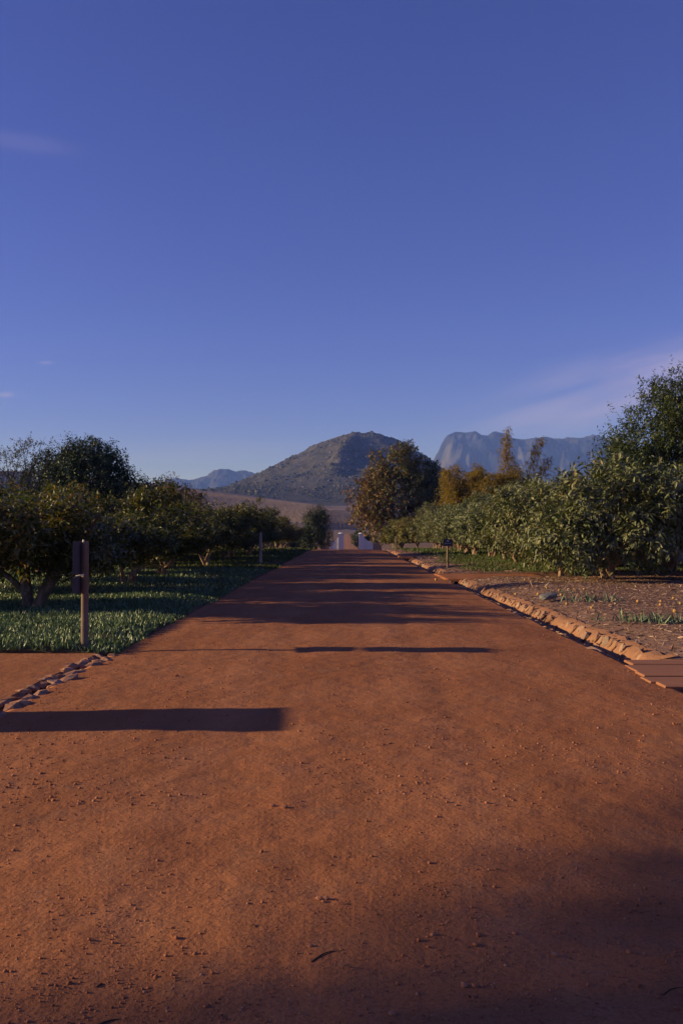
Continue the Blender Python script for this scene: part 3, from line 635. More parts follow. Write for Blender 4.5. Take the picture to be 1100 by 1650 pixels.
LY = [17.2, 21.2, 25.2, 30.2, 34.4, 38.6, 43.2, 47.6, 52.2, 57, 62, 67, 72, 78, 84, 91]
# the nearest left tree has a low fork with three thick limbs
fk = random.Random(8); mb = MB()
for pts, rad in (([(0, 0, -.2), (.10, 0, .10), (.38, -.05, .55), (.66, -.1, .95), (1.0, -.2, 1.35), (1.35, -.2, 1.9)], [.15, .12, .105, .095, .07, .03]),
                 ([(-.02, 0, -.2), (-.10, .05, .25), (-.16, .05, .75), (-.12, .0, 1.15), (-.42, 0, 1.5), (-.8, .1, 2.1)], [.15, .115, .10, .095, .075, .03]),
                 ([(-.12, .05, .35), (-.45, .1, .62), (-.95, .2, .95), (-1.5, .3, 1.5)], [.075, .065, .055, .03]),
                 ([(.0, .05, -.1), (.12, .5, .5), (.2, 1.0, 1.2), (.3, 1.4, 1.9)], [.12, .09, .07, .03]),
                 ([(-.12, 0, 1.12), (.1, -.1, 1.5), (.3, -.2, 2.2)], [.07, .055, .025])):
    mb.tube([(x + fk.uniform(-.02, .02), y + fk.uniform(-.02, .02), z / .8) for x, y, z in pts], rad, 9)
fork_trunk = mb.mesh('trunk'); fork_trunk.materials.append(M['bark_shaded']); fork_trunk.polygons.foreach_set('use_smooth', [True] * len(fork_trunk.polygons))
for i, y in enumerate(LY):
    lab = 'dark leafy guava tree with forked trunk behind the sign post, nearest on the left' if i == 0 else ORD[i] + ' guava tree along the left side of the road, counted from the camera'
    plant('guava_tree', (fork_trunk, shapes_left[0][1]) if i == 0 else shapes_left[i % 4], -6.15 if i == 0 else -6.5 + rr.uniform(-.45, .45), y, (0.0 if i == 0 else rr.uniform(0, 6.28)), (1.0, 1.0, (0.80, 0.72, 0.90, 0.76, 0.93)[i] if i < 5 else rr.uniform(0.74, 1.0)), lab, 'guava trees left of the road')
for X0, ys, nm in ((-11.2, np.arange(17.6, 76, 4.7), 'second'), (-16, np.arange(40, 66, 4.7), 'third')):
    for k_, y in enumerate(ys):
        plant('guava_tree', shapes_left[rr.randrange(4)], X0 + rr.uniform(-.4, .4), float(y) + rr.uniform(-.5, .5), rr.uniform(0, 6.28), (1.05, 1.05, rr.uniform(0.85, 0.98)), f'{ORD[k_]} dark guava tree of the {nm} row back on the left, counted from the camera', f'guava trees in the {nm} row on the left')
RY = [26.8, 32.2, 38.2, 43, 47.8, 52.6, 57.4, 62.2, 67, 72, 77.5, 83]
for i, y in enumerate(RY):
    lab = 'large grey-green guava tree with branches down to the mulch, nearest on the right' if i == 0 else ORD[i] + ' guava tree along the right side of the road, counted from the camera'
    plant('guava_tree', shapes_right[i if i < 2 else 2 + i % 2], (8.1 if i == 0 else min(7.9 + 0.25 * i, 8.8)) + rr.uniform(-.2, .2), y, (0.4 if i == 0 else rr.uniform(0, 6.28)), (1.14 if i == 0 else 0.98, 1.0, rr.uniform(0.98, 1.06)), lab, 'guava trees right of the road')
for k_, y in enumerate(np.arange(28.0, 80, 5.2)):
    plant('guava_tree', shapes_right[rr.randrange(4)], 12.6 + rr.uniform(-.4, .4), float(y), rr.uniform(0, 6.28), (1.05, 1.05, rr.uniform(1.0, 1.1)), ORD[k_] + ' grey-green guava tree of the second row back on the right, counted from the camera', 'guava trees in the second row on the right')
for k_, y in enumerate(np.arange(47, 80, 5.5)):
    plant('guava_tree', shapes_right[rr.randrange(4)], 17.4 + rr.uniform(-.4, .4), float(y), rr.uniform(0, 6.28), (1.05, 1.05, rr.uniform(1.05, 1.2)), ORD[k_] + ' grey-green guava tree of the third row back on the right, counted from the camera', 'guava trees in the third row on the right')
for (x, y, s_, lab) in ((7.6, 90, 1.0, 'yellow-green bushy tree at the far end of the right row'), (6.4, 97, 0.98, 'yellow-green bushy tree nearest the gate on the right of the road'), (10.5, 95, 1.15, 'yellow-green bushy tree under the big autumn tree')):
    plant('bushy_tree', shapes_right[rr.randrange(4)], x, y, rr.uniform(0, 6.28), s_, lab, 'yellow-green trees by the gate', crown_mat=M['guava_yellow'])

def one_tree(name, label, x, y, crown, trunk, crown_mat, bark, cat='tree', group=None, rz=0.0, sc=1.0):
    crown.materials.append(crown_mat); t = trunk.mesh('trunk'); t.materials.append(bark)
    return plant(name, (t, crown), x, y, rz, sc, label, group, cat)
# big autumn tree by the gate (px 560-725, top 700)
r_ = random.Random(31); bl = [(0, 0, 7.0, 4.6, 4.6, 4.6), (-3.6, -1, 7.2, 2.7, 3, 2.7), (-3.9, 0, 4.7, 2.3, 2.6, 2.2), (3.2, 0, 7.4, 2.8, 3, 2.9), (-0.6, 0, 11.4, 2.9, 3, 2.6), (1.9, 0, 10.5, 2.6, 2.6, 2.3), (3.9, -1, 4.8, 2.5, 2.6, 2.3), (-2.0, -2.5, 3.2, 2.2, 2, 1.9), (-2.4, 0, 9.6, 2.1, 2.2, 2.0), (0.8, 0, 13.4, 1.2, 1.2, 0.9), (4.2, 0, 10.0, 1.2, 1.2, 1.5), (5.6, 0, 7.6, 1.3, 1.5, 1.6)]
one_tree('autumn_tree', 'big round tree with rust-brown leaves on its left, right of the gate', 7.1, 112, crown_mesh('crown', 32, bl, 900, 6, 6, 0.34, 0.55, 0.8, 0.2, 0.75, 0.15, LEAF4), limbs(33, 0.42, 4, [(b_[0] * .85, b_[1] * .85, b_[2]) for b_ in bl], 0.4, 0.4), M['autumn'], M['bark_dark'])
# dark dome tree at left (px 45-215, top 705)
bl = [(0, 0, 4.9, 3.4, 3.0, 2.6), (-2.0, -.5, 4.3, 2.1, 2, 1.9), (2.1, -.5, 4.6, 1.8, 1.9, 2.0), (0.4, 0, 6.9, 1.9, 1.9, 1.25), (1.5, 0, 6.4, 1.5, 1.5, 1.2), (-1.3, 0, 6.1, 1.6, 1.6, 1.2), (-2.9, 0, 3.2, 1.3, 1.5, 1.4), (3.0, 0, 3.9, 1.0, 1.2, 1.3)]
one_tree('dome_tree', 'dark dense dome-shaped evergreen rising behind the left orchard', -18.2, 60, crown_mesh('crown', 42, bl, 1000, 7, 6, 0.19, 0.5, 0.5, 0.1, 0.7, 0.15, LEAF4), limbs(43, 0.28, 3, [(b_[0] * .8, b_[1] * .8, b_[2]) for b_ in bl], 0.4, 0.3), M['evergreen'], M['bark_dark'])
bl = [(0, 0, 3.6, 1.5, 1.5, 1.7), (0.9, 0, 3.2, 1.2, 1.2, 1.4), (-0.8, 0, 3.0, 1.2, 1.2, 1.3)]
one_tree('evergreen_shrub', 'small dark evergreen beside the dome-shaped tree', -13.2, 58, crown_mesh('crown', 44, bl, 320, 7, 6, 0.18, 0.5, 0.45, 0.1, 0.7, 0.15, LEAF4), limbs(45, 0.14, 2, [(b_[0] * .8, b_[1] * .8, b_[2]) for b_ in bl], 0.4, 0.2), M['evergreen'], M['bark_dark'])
# wispy open tree at the far left edge (px 0-75, top 715)
bl = [(0.9, 0, 5.7, 0.95, 0.9, 0.35), (-0.2, 0, 5.3, 1.0, 0.9, 0.35), (-1.3, 0, 5.0, 1.0, 0.9, 0.4), (0.3, 0, 4.6, 1.0, 0.8, 0.35), (-0.9, 0, 4.2, 1.0, 0.8, 0.35), (1.3, 0, 5.1, 0.6, .6, .3), (0.6, 0, 3.8, 0.9, 0.8, 0.4)]
one_tree('wispy_tree', 'thin open tree with sparse leaves against the sky at far left', -18.9, 50, crown_mesh('crown', 46, bl, 100, 5, 5, 0.11, 0.5, 0.4, 0.0, 0.8, 0.4, LEAF4), limbs(47, 0.10, 3, [(b_[0] + dx, b_[1] + dy, b_[2] + .1) for b_ in bl for dx, dy in ((-.4, .2), (.4, -.2))], 0.45, 0.25), M['wispy'], M['bark_dark'], sc=1.17)
# ochre thin tree left of the hill (px 270-340, top 765)
bl = [(-.5, 0, 4.7, .55, .55, .55), (.2, 0, 4.1, .7, .7, .5), (.9, 0, 3.6, .8, .8, .6), (-.3, 0, 3.4, .8, .8, .6), (.4, 0, 2.6, 1.0, 1, .8)]
one_tree('ochre_tree', 'slender tree with sparse ochre leaves left of the rocky hill', -10.4, 55, crown_mesh('crown', 48, bl, 120, 6, 5, 0.14, 0.5, 0.4, 0.1, 0.8, 0.3, LEAF4), limbs(49, 0.09, 2, [(b_[0], b_[1], b_[2] + .2) for b_ in bl], 0.4, 0.2), M['ochre'], M['bark_dark'])
# dark spiky tree left of the gate (px 490-540, top 810)
bl = [(0, 0, 2.9, 1.7, 1.6, 1.9), (0.3, 0, 5.0, 1.0, 1.0, 1.3), (-.6, 0, 4.4, 1.0, 1, 1.2), (1.0, 0, 3.9, 0.9, 1, 1.3), (-1.4, 0, 2.2, 1.3, 1.2, 1.4), (1.3, 0, 2.0, 1.1, 1.2, 1.3)]
one_tree('gate_tree', 'dark feathery tree just left of the white gate', -3.9, 118, crown_mesh('crown', 50, bl, 380, 6, 6, 0.24, 0.35, 0.7, -0.1, 0.5, 0.2, LEAF4, lift=0.6), limbs(51, 0.16, 3, [(b_[0] * .8, b_[1] * .8, b_[2]) for b_ in bl], 0.4, 0.2), M['evergreen'], M['bark_dark'])
bl = [(0, 0, 2.2, 1.5, 1.4, 1.55), (1.0, 0, 1.5, 1.5, 1.4, 1.3), (2.3, 0, 1.3, 1.4, 1.3, 1.2)]
one_tree('round_bush', 'dark round bush behind the right gate pillar', 2.95, 158, crown_mesh('crown', 52, bl, 380, 6, 6, 0.2, 0.5, 0.45, 0.1, 0.7, 0.2, LEAF4), limbs(53, 0.12, 3, [(b_[0] * .8, b_[1] * .8, b_[2]) for b_ in bl], 0.4, 0.15), M['evergreen'], M['bark_dark'], 'bush')
bl = [(0, 0, 1.5, 2.0, 1.6, 1.6), (-2.5, 0, 1.4, 2.0, 1.6, 1.6), (-5.0, 0, 1.6, 2.2, 1.6, 1.8)]
one_tree('gate_shrub', 'dark shrubs massed against the left gate wall', -6.2, 132, crown_mesh('crown', 54, bl, 380, 6, 6, 0.22, 0.5, 0.5, 0.1, 0.7, 0.2, LEAF4), limbs(55, 0.12, 3, [(b_[0] * .8, b_[1] * .8, b_[2]) for b_ in bl], 0.4, 0.15), M['evergreen'], M['bark_dark'], 'bush')
# tall tree at the right edge (px 980-1100+, top 610)
bl = [(0.6, 0, 5.6, 2.6, 2.4, 2.6), (-1.2, 0, 5.0, 1.9, 2, 1.8), (1.6, 0, 7.2, 2.0, 2, 1.6), (0.1, 0, 7.3, 1.2, 1.4, 1.1), (2.8, 0, 6.0, 2.0, 2, 2.2), (-1.9, 0, 4.0, 1.5, 1.6, 1.5), (1.0, 0, 3.6, 2.6, 2.2, 1.8), (3.8, 0, 7.6, 1.6, 1.6, 1.3)]
one_tree('tall_tree', 'tall feathery green tree rising above the orchard at the right edge', 14.6, 39, crown_mesh('crown', 56, bl, 880, 7, 9, 0.18, 0.38, 0.75, 0.05, 0.55, 0.18, LEAF4, lift=0.35), limbs(57, 0.24, 4, [(b_[0] * .85, b_[1] * .85, b_[2]) for b_ in bl], 0.4, 0.3), M['tall'], M['bark_dark'])
# golden bamboo clumps behind the right orchard
def bamboo(name, label, x, y, seed, culms, group):
    r = random.Random(seed); q_ = np.random.default_rng(seed); mb = MB(); P, D, U, L = [], [], [], []
    for (dx, dy, h, lean, la) in culms:
        pts = []
        for i in range(13):
            t = i / 12; b_ = lean * t ** 2.2; pts.append(Vector((dx + math.cos(la) * b_, dy + math.sin(la) * b_, h * t * (1 - 0.06 * t * abs(lean)))))
        mb.tube(pts, [0.05 * (1 - 0.85 * i / 12) for i in range(13)], 5)
        tall = h > 9; n_ = int((42 if tall else 70) * h); t = q_.beta(2.2, 1.25, n_); ix = np.clip((t * 12).astype(int), 0, 11); fr = (t * 12 - ix)[:, None]
        pa = np.array(pts); c = pa[ix] * (1 - fr) + pa[ix + 1] * fr
        w = ((0.30 if tall else 0.70) * (1 - t ** 2.2) + 0.14)[:, None]; off = q_.normal(size=(n_, 3)) * w * np.array([1, 1, .5])
        for k in range(4):
            P.append(c + off + q_.normal(size=(n_, 3)) * 0.10); D.append(up_normals(off) * .7 + q_.normal(size=(n_, 3)) * .4 + np.array([0.15, 0, -.35])); U.append(q_.normal(size=(n_, 3)) * .6 + np.array([0, 0, 1])); L.append(0.24 * q_.uniform(.6, 1.3, n_))
    P, D, U, L = map(np.concatenate, (P, D, U, L))
    me = leaves('crown', P, D, up_normals(U), L, L * 0.24, LEAF4); me.materials.append(M['bamboo'])
    t_ = mb.mesh('trunk'); t_.materials.append(M['cane'])
    plant(name, (t_, me), x, y, 0, 1.0, label, group)
cl = lambda seed, n_, w, h0, h1: [(random.Random(seed + i).uniform(-w, w), random.Random(seed + i + 50).uniform(-w, w), random.Random(seed + i + 99).uniform(h0, h1), random.Random(seed + i + 7).uniform(.8, 2.6), random.Random(seed + i + 3).uniform(0, 6.28)) for i in range(n_)]
bamboo('bamboo', 'golden bamboo clump next to the big autumn tree, without tall plumes', 12.0, 78, 71, cl(71, 30, 2.2, 4.5, 8.6), 'golden bamboo behind the right orchard')
bamboo('bamboo', 'golden bamboo clump with tall arching plumes against the mountain', 14.8, 76, 72, cl(172, 24, 2.0, 4.5, 7.8) + [(-0.9, 0, 11.0, 0.4, 0.3), (0.7, 0, 11.2, 1.9, 0.1), (0.1, 0, 9.6, 0.5, 2.8), (1.0, 0, 9.2, 2.2, 0.0)], 'golden bamboo behind the right orchard')
# tall gum tree out of frame, far left: the edge of its hanging crown shades the near right of the road
bl = []; rp = random.Random(77); GUM_Z, GUM_S = 10.50, 0.235
for yc in np.arange(-4.0, 8.2, 0.4):                  # world Y of each spray; the crown's underside climbs towards its far end
    under = GUM_Z + GUM_S * (yc - 3.17)
    for dz in (0.0, 0.8, 1.6, 2.4):
        dx = rp.uniform(-1.2, 1.2); bl.append((dx, yc + 4.0, under + 0.55 + dz - dx * 0.262, 0.6, 0.5, 0.5))
one_tree('gum_tree', 'tall gum tree with hanging crown, out of frame far to the left', -40, -4.0, crown_mesh('crown', 58, bl, 3400, 5, 6, 0.22, 0.36, 0.16, 0.3, 0.8, 0.5, LEAF4), limbs(59, 0.35, 3, [(b_[0] * .8, b_[1] * .9, b_[2] + .3) for b_ in bl[::6]], 0.6, 0.3), M['pine'], M['bark_dark'])

# ------------------------------------------------------------------ ground cover
q = np.random.default_rng(21)
def blades(name, n_, x0, x1, y0, y1, L, Wd, matn, label, zf, tilt=0.35, dens=None, ybias=0.0):
    x = q.uniform(x0, x1, n_); y = q.uniform(y0, y1, n_)
    keep = (x < edge_left(y) + 0.02) if x1 < 0 else np.ones(n_, bool)
    if dens is not None: keep &= dens(x, y) > q.uniform(0, 1, n_)
    keep &= np.abs(x) < 0.42 * y + 0.8
    x, y = x[keep], y[keep]; m_ = len(x)
    h = L * q.uniform(.6, 1.25, m_) * (0.75 + 0.5 * vnoise(x * .9, y * .9, 81))
    P = np.stack([x, y, zf(x, y) - 0.02], 1); D = q.normal(size=(m_, 3)) * tilt; D[:, 2] = 1
    U = q.normal(size=(m_, 3)); U[:, 2] = 0
    tag(obj(name, leaves(name, P, D, up_normals(U), h, np.full(m_, Wd) * q.uniform(.8, 1.3, m_), BLADE), M[matn]), label, 'ground cover', kind='stuff')
gap = lambda x, y: np.clip(0.15 + 1.5 * vnoise(x * 1.1, y * 1.1, 83), 0, 1)
blades('succulent_groundcover', 46000, -9.5, -2.85, 11.40, 22, 0.115, 0.026, 'succulent', 'upright blue-green succulent groundcover left of the road', lb_z, 0.5, gap)
blades('succulent_groundcover', 20000, -13, -2.85, 22, 36, 0.12, 0.036, 'succulent', 'shaded green groundcover under the left orchard', lb_z, 0.55, gap)
blades('grass', 18000, -16, -2.8, 36, 60, 0.13, 0.040, 'grass', 'grass verge round the far left post', lb_z, 0.5, gap)
blades('grass', 14000, -14, -2.8, 60, 110, 0.15, 0.075, 'grass', 'grass verge running up to the gate on the left', lb_z, 0.5, gap)
rgd = lambda x, y: np.clip((x - 5.0 + 1.2 * (vnoise(x * 0 + 2, y * .5, 85) - .5)) / 0.8, 0, 1) * gap(x, y)
blades('grass', 22000, 4.4, 16, 32.8, 56, 0.15, 0.035, 'grass', 'short grass under the right orchard behind the crossing path', rg_z, 0.6, rgd)
blades('grass', 14000, 4.4, 16, 56, 100, 0.18, 0.07, 'grass', 'short grass far along the right orchard', rg_z, 0.6, rgd)

# mulch chips on the right bed
def chips(name, n_, x0, x1, y0, y1, L, label, zf):
    x = q.uniform(x0, x1, n_); y = q.uniform(y0, y1, n_); k = x < 0.43 * y + 0.8; x, y = x[k], y[k]; m_ = len(x)
    P = np.stack([x, y, zf(x, y) + 0.008], 1); D = q.normal(size=(m_, 3)); D[:, 2] *= 0.22; U = q.normal(size=(m_, 3)) * .35; U[:, 2] += 1
    l = L * np.exp(q.normal(0, .5, m_))
    tag(obj(name, leaves(name, P, D, up_normals(U), l, np.clip(l * 0.22, .008, .03), BLADE), M['chip']), label, 'mulch', kind='stuff')
chips('mulch', 28000, 4.0, 13, 10.95, 28.8, 0.065, 'straw and leaf litter mulch on the bed right of the ditch', rb_z)
chips('leaf_litter', 5000, 4.2, 7, 32.8, 75, 0.11, 'dry litter along the far side of the ditch', rg_z)

# clods and grit on the road
def grit(n_, y0, y1, smin, smed, seed):
    qq = np.random.default_rng(seed); y = 1 / qq.uniform(1 / y1, 1 / y0, n_); x = qq.uniform(-1, 1, n_) * np.minimum(0.41 * y + 0.1, 6.5)
    cl_ = vnoise(x * 1.3 + 4, y * 1.3, 91) * 0.6 + vnoise(x * 4, y * 4, 92) * 0.4 + 0.10 * np.clip(np.abs(x - 0.2) - 1.2, 0, 2)
    k = (cl_ > 0.42 + qq.normal(0, .13, n_)) & (x > RX0) & (x < RX1 - .05); x, y = x[k], y[k]
    s_ = np.clip(smed * np.exp(qq.normal(0, .55, len(x))), smin, 0.011)
    return np.stack([x, y, road_z(x, y) + s_ * 0.3], 1), s_
a, b_ = zip(grit(14000, 2.6, 7, .0010, .0018, 1), grit(8000, 5, 24, .002, .0034, 2))
P, s_ = np.concatenate(a), np.concatenate(b_)
tag(obj('road_grit', lumps('road_grit', P, s_[:, None] * np.array([1.2, 1.0, 0.75]), 93, .35), M['pebble']), 'loose grit and crumbs of soil strewn over the dirt road', 'grit', kind='stuff')

# dry scraps of leaf and twig: sparse on the road, thicker along its edges
n_ = 5200; y = 1 / q.uniform(1 / 26.0, 1 / 2.6, n_); x = q.uniform(RX0 + .03, RX1 - .05, n_)
d_ = np.minimum(x - RX0, RX1 - x); k = (np.abs(x) < 0.41 * y + .1) & (q.uniform(0, 1, n_) < 0.10 + 0.55 * np.exp(-d_ / 0.22) + 0.55 * (fbm(x * .9, y * .9, 95, 3) > 0.22)); x, y = x[k], y[k]; m_ = len(x)
D = q.normal(size=(m_, 3)); D[:, 2] *= .15; U = q.normal(size=(m_, 3)) * .4; U[:, 2] += 1; l = 0.011 * np.exp(q.normal(0, .5, m_)) * np.clip(y / 6, .8, 2.2)
M['scrap'] = islandmat('dry_scrap', [(0.0, (0.035, 0.022, 0.016)), (0.6, (0.09, 0.05, 0.03)), (1.0, (0.26, 0.16, 0.10))])
tag(obj('road_litter', leaves('road_litter', np.stack([x, y, road_z(x, y) + .003], 1), D, up_normals(U), l, l * .32, BLADE), M['scrap']), 'dry scraps of leaf and twig strewn on the dirt road', 'litter', kind='stuff')

# ------------------------------------------------------------------ posts, signs, gate
def round_post(mb, h, r, r2=None, n=14, z0=-0.3):
    r2 = r2 or r; mb.tube([(0, 0, z0), (0, 0, h * .5), (0, 0, h - .012), (0, 0, h)], [r, (r + r2) / 2, r2, r2 * .86], n); return mb
sp = empty('sign_post', (-3.47, 11.66, 0.07)); tag(sp, 'wooden post carrying two dark boards seen edge-on, in the left groundcover', 'sign')
round_post(MB(), 1.405, 0.050, 0.047).build('post', M['post'], sp, True)
MB().box((-0.075, -0.02, 1.185), (0.032, 0.46, 0.43), 0, 0.004).build('board', M['board'], sp)
MB().box((-0.075, -0.02, 0.825), (0.032, 0.46, 0.22), 0, 0.004).build('board', M['board'], sp)
mb = MB().tube([(-0.105, -0.07, 0.942), (-0.03, -0.085, 0.956), (0.0, -0.06, 0.96)], [0.006, 0.007, 0.012], 6); mb.build('bolt', M['metal'], sp)
MB().tube([(-0.012, -0.035, 1.40), (-0.012, -0.035, 1.425)], [0.014, 0.011], 8).build('bolt', M['metal'], sp)

x, y = px2ground(420, 910); po = empty('marker_post', (x, y, 0.05)); tag(po, 'slim bare wooden post on the left grass verge', 'post')
round_post(MB(), 1.50, 0.075, 0.072, 10).build('post', M['post_lit'], po, True)
MB().box((0.015, 0.0, 1.505), (0.10, 0.08, 0.012)).build('cap', M['metal'], po)

x, y = px2ground(721, 916); po = empty('name_sign', (x, y, 0.05)); tag(po, 'short post with a small dark plate beside the ditch on the right', 'sign')
round_post(MB(), 1.12, 0.055, 0.05, 10).build('post', M['post'], po, True)
pl = MB().box((0, -0.062, 1.08), (0.40, 0.02, 0.30), 0, 0.004).build('plate', M['plate'], po)
MB().box((0, -0.074, 1.15), (0.10, 0.003, 0.05)).build('emblem', M['plate_mark'], pl)
MB().box((0, -0.074, 1.05), (0.27, 0.003, 0.018)).build('printed_line', M['plate_mark'], pl)
x, y = px2ground(639, 885.5); po = empty('marker_post', (x - .2, y * .97, 0.0)); tag(po, 'far thin wooden post near the gate on the right', 'post')
round_post(MB(), 1.15, 0.075, 0.07, 8).build('post', M['post'], po, True)
MB().box((0, 0, 1.155), (0.09, 0.09, 0.015)).build('cap', M['metal'], po)

def gate_wall(x, side, label):
    """whitewashed pillar with a curved wing wall falling away to one side"""
    e = empty('gate_wall', (x, 150, -1.78)); tag(e, label, 'wall', 'white gate walls')
    MB().box((0, 0, 1.48), (0.92, 0.92, 2.96), 0, 0.02).build('pillar', M['white'], e)
    cap = MB().box((0, 0, 3.02), (1.08, 1.08, 0.12), 0, 0.02)
    cap.tube([(0, 0, 3.08), (0, 0, 3.16), (0, 0, 3.22), (0, 0, 3.25)], [0.50, 0.46, 0.34, 0.08], 12); cap.build('cap', M['white'], e)
    k = 12; prof = []
    for i in range(k + 1):
        t = i / k; prof.append((0.46 + 1.55 * t, 1.62 + 0.85 * (1 - t) ** 2.2 + (0.10 * math.sin(t * math.pi * .5) ** 8)))
    mb = MB(); V, F = [], []
    for yy in (-0.2, 0.2):
        for (xx, zz) in prof: V += [(side * xx, yy, -0.2), (side * xx, yy, zz)]
    n2 = 2 * (k + 1)
    for i in range(k):
        a = 2 * i; F += [(a, a + 2, a + 3, a + 1), (n2 + a, n2 + a + 1, n2 + a + 3, n2 + a + 2), (a + 1, a + 3, n2 + a + 3, n2 + a + 1)]
    F += [(2 * k, 2 * k + n2, 2 * k + 1 + n2, 2 * k + 1)]
    mb.add(V, F).build('wing', M['white'], e)
    MB().box((side * 2.75, 0.1, 0.75), (1.46, 0.35, 1.5), 0, 0.02).build('low_wall', M['brown_wall'], e)
gate_wall((549.5 - 554) / 1400 * 150, -1, 'white gate pillar with curved wing wall on the left of the opening')
gate_wall((582 - 554) / 1400 * 150, 1, 'white gate pillar with curved wing wall on the right of the opening')

# whitewashed pier out of frame on the left: its long shadow crosses the near road
pr = empty('entrance_pier', (-6.25, 7.40, 0)); tag(pr, 'square whitewashed entrance pier out of frame beside the side path', 'pier')
MB().box((0, 0, 0.57), (0.80, 0.80, 1.60), 0, 0.02).build('shaft', M['white'], pr)
MB().box((0, 0, 1.405), (0.86, 0.86, 0.07), 0, 0.02).build('cap', M['white'], pr)

# ------------------------------------------------------------------ small things
def guava(x, y, zf, r, label, group='windfall guavas'):
    o = bpy.data.objects.new('guava_fruit', fruit_me[rr.randrange(3)]); COL.objects.link(o)
    o.location = (x, y, float(zf(np.array(x), np.array(y))) + r * 0.85); o.scale = (r, r, r); o.rotation_euler = (rr.uniform(0, 3), rr.uniform(0, 3), 0)
    tag(o, label, 'fruit', group)
fruit_me = []
for i in range(3):
    mb = MB(); k = 8; prof = [(0.0, -1.0), (0.45, -.9), (.85, -.5), (1.0, 0.0), (.88, .5), (.52, .92), (.30, 1.06), (.22, 1.12), (0.12, 1.02)]
    mb.tube([(0, 0, z_) for _, z_ in prof], [max(a_ * (1 + .05 * i), .02) for a_, _ in prof], 10); me = mb.mesh('guava_fruit'); me.materials.append(M['fruit'])
    me.polygons.foreach_set('use_smooth', [True] * len(me.polygons)); fruit_me.append(me)
for (px, py) in ((1000, 987), (1001, 993), (912, 970), (952, 978), (1026, 970), (1085, 986), (1062, 975), (1094, 974), (866, 955), (830, 952), (845, 934), (855, 937), (817, 931), (1083, 965), (1063, 970), (903, 958), (900, 952), (880, 948), (786, 938), (924, 950), (940, 950)):
    x, y = px2ground(px, py, 0.14)
    guava(x, y, rb_z, rr.uniform(.026, .038), 'yellow windfall guava lying on the mulch')
x, y = px2ground(702, 936); guava(x, y, road_z, .05, 'single yellow guava lying on the road by the ditch crossing', None)

x, y = px2ground(882, 964, .14); sl = obj('slate_block', stone_mesh('slate_block', 41, (0.20, 0.15, 0.065), 2, 0.07), M['slate'], loc=(x, y, .19), rot=(0.1, -.12, .3))
tag(sl, 'flat grey stone block lying on the mulch near the ditch', 'stone')
def aloe(x, y, n_, h, label):
    P = np.zeros((n_, 3)); P[:, :2] = q.normal(size=(n_, 2)) * np.array([0.30, 0.10]) * h / .2; P[:, 2] = -0.02
    D = q.normal(size=(n_, 3)) * .55; D[:, 2] = np.abs(D[:, 2]) + .55; U = q.normal(size=(n_, 3)); U[:, 2] = 0
    l = h * q.uniform(.6, 1.2, n_)
    e_ = empty('aloe_clump', (x, y, float(rb_z(np.array(x), np.array(y))))); tag(e_, label, 'plant', 'succulent clumps on the mulch')
    tag(obj('leaves', leaves('leaves', P, D, up_normals(U), l, l * .13, BLADE), M['aloe'], e_), kind='stuff')
for (px, py, n_, h, lab) in ((950, 968, 70, .24, 'spiky grey-green succulent clump right of the slate block'), (1040, 1000, 80, .22, 'spiky succulent clump nearest the ditch end on the mulch'), (1085, 1003, 60, .20, 'small spiky succulent clump at the right edge of the mulch'), (905, 955, 30, .12, 'tiny succulent sprig on the mulch behind the slate block')):
    x, y = px2ground(px, py, .14); aloe(x, y, n_, h, lab)
def twig(px, py, px2, py2, r, label, wob=0.012):
    (xa, ya), (xb, yb_) = px2ground(px, py, .03), px2ground(px2, py2, .03); k = 6; pts = []
    for i in range(k + 1):
        t = i / k; xx, yy = xa + (xb - xa) * t, ya + (yb_ - ya) * t + math.sin(t * 3.1) * wob; pts.append((xx - xa, yy - ya, float(road_z(np.array(xx), np.array(yy))) + r * .5 + .001 * math.sin(t * 5)))
    o = MB().tube(pts, [r * (1 - .5 * i / k) for i in range(k + 1)], 6).build('twig', M['twig'], None, True, (xa, ya, 0)); tag(o, label, 'twig', 'twigs on the road')
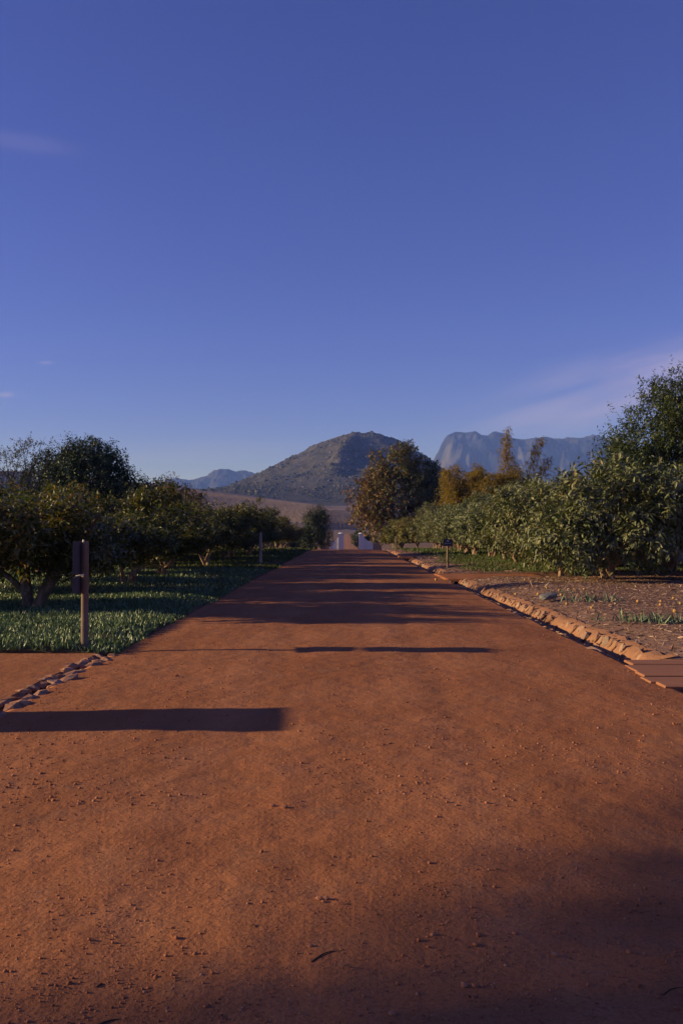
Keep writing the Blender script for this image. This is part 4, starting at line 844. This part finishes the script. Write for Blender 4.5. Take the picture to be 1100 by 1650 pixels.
twig(502, 1543, 548, 1528, .0030, 'long thin curved twig lying near the middle of the road', .02)
twig(155, 1642, 196, 1628, .0045, 'dark forked twig at the bottom left corner of the road')
twig(1062, 1588, 1092, 1578, .0022, 'thin twig in the shadow at the right of the road')
twig(160, 1578, 172, 1573, .0030, 'short twig at the left of the near road')
def clod(px, py, r, label):
    x, y = px2ground(px, py, .03); o = obj('clod', stone_mesh('clod', int(px * 7 + py), (r * 1.3, r, r * .75), 1, .2), M['pebble'], loc=(x, y, float(road_z(np.array(x), np.array(y))) + r * .45)); tag(o, label, 'clod', 'clods on the road')
for (px, py, r, lab) in ((516, 1443, .011, 'pale clod, left one of a trio in the middle of the road'), (526, 1443, .010, 'pale clod, right one of a trio in the middle of the road'), (521, 1448, .008, 'small pale clod in front of a trio in the middle of the road'),
                         (440, 1297, .013, 'left clod of a pair lying in the road beyond the trio'), (460, 1300, .014, 'right clod of a pair lying in the road beyond the trio'), (501, 1519, .008, 'pale pebble just beyond the curved twig'), (746, 1583, .009, 'dark clod on the edge of the big shadow'),
                         (630, 1628, .009, 'dark clod at the bottom of the road near the shadow'), (1017, 1640, .010, 'clod in the shadow at the bottom right corner'), (890, 1530, .012, 'dark clod inside the shadow on the right'), (285, 1088, .020, 'small stone on the road beyond the long shadow')):
    clod(px, py, r, lab)

# ------------------------------------------------------------------ the air between here and the mountains
hz_ = MB().box((0, 3500, 343), (24000, 16000, 694), 0).build('haze', None); tag(hz_, kind='stuff')
m = bpy.data.materials.new('haze'); m.use_nodes = True; n = m.node_tree; n.nodes.remove(n.nodes['Principled BSDF'])
v = nd(n, 'ShaderNodeVolumePrincipled'); v.inputs['Density'].default_value = 0.00017; v.inputs['Color'].default_value = (0.16, 0.29, 1.0, 1); v.inputs['Absorption Color'].default_value = (1, 1, 1, 1); v.inputs['Anisotropy'].default_value = 0.0
n.links.new(v.outputs[0], n.nodes['Material Output'].inputs['Volume']); hz_.data.materials.append(m); m.cycles.homogeneous_volume = True
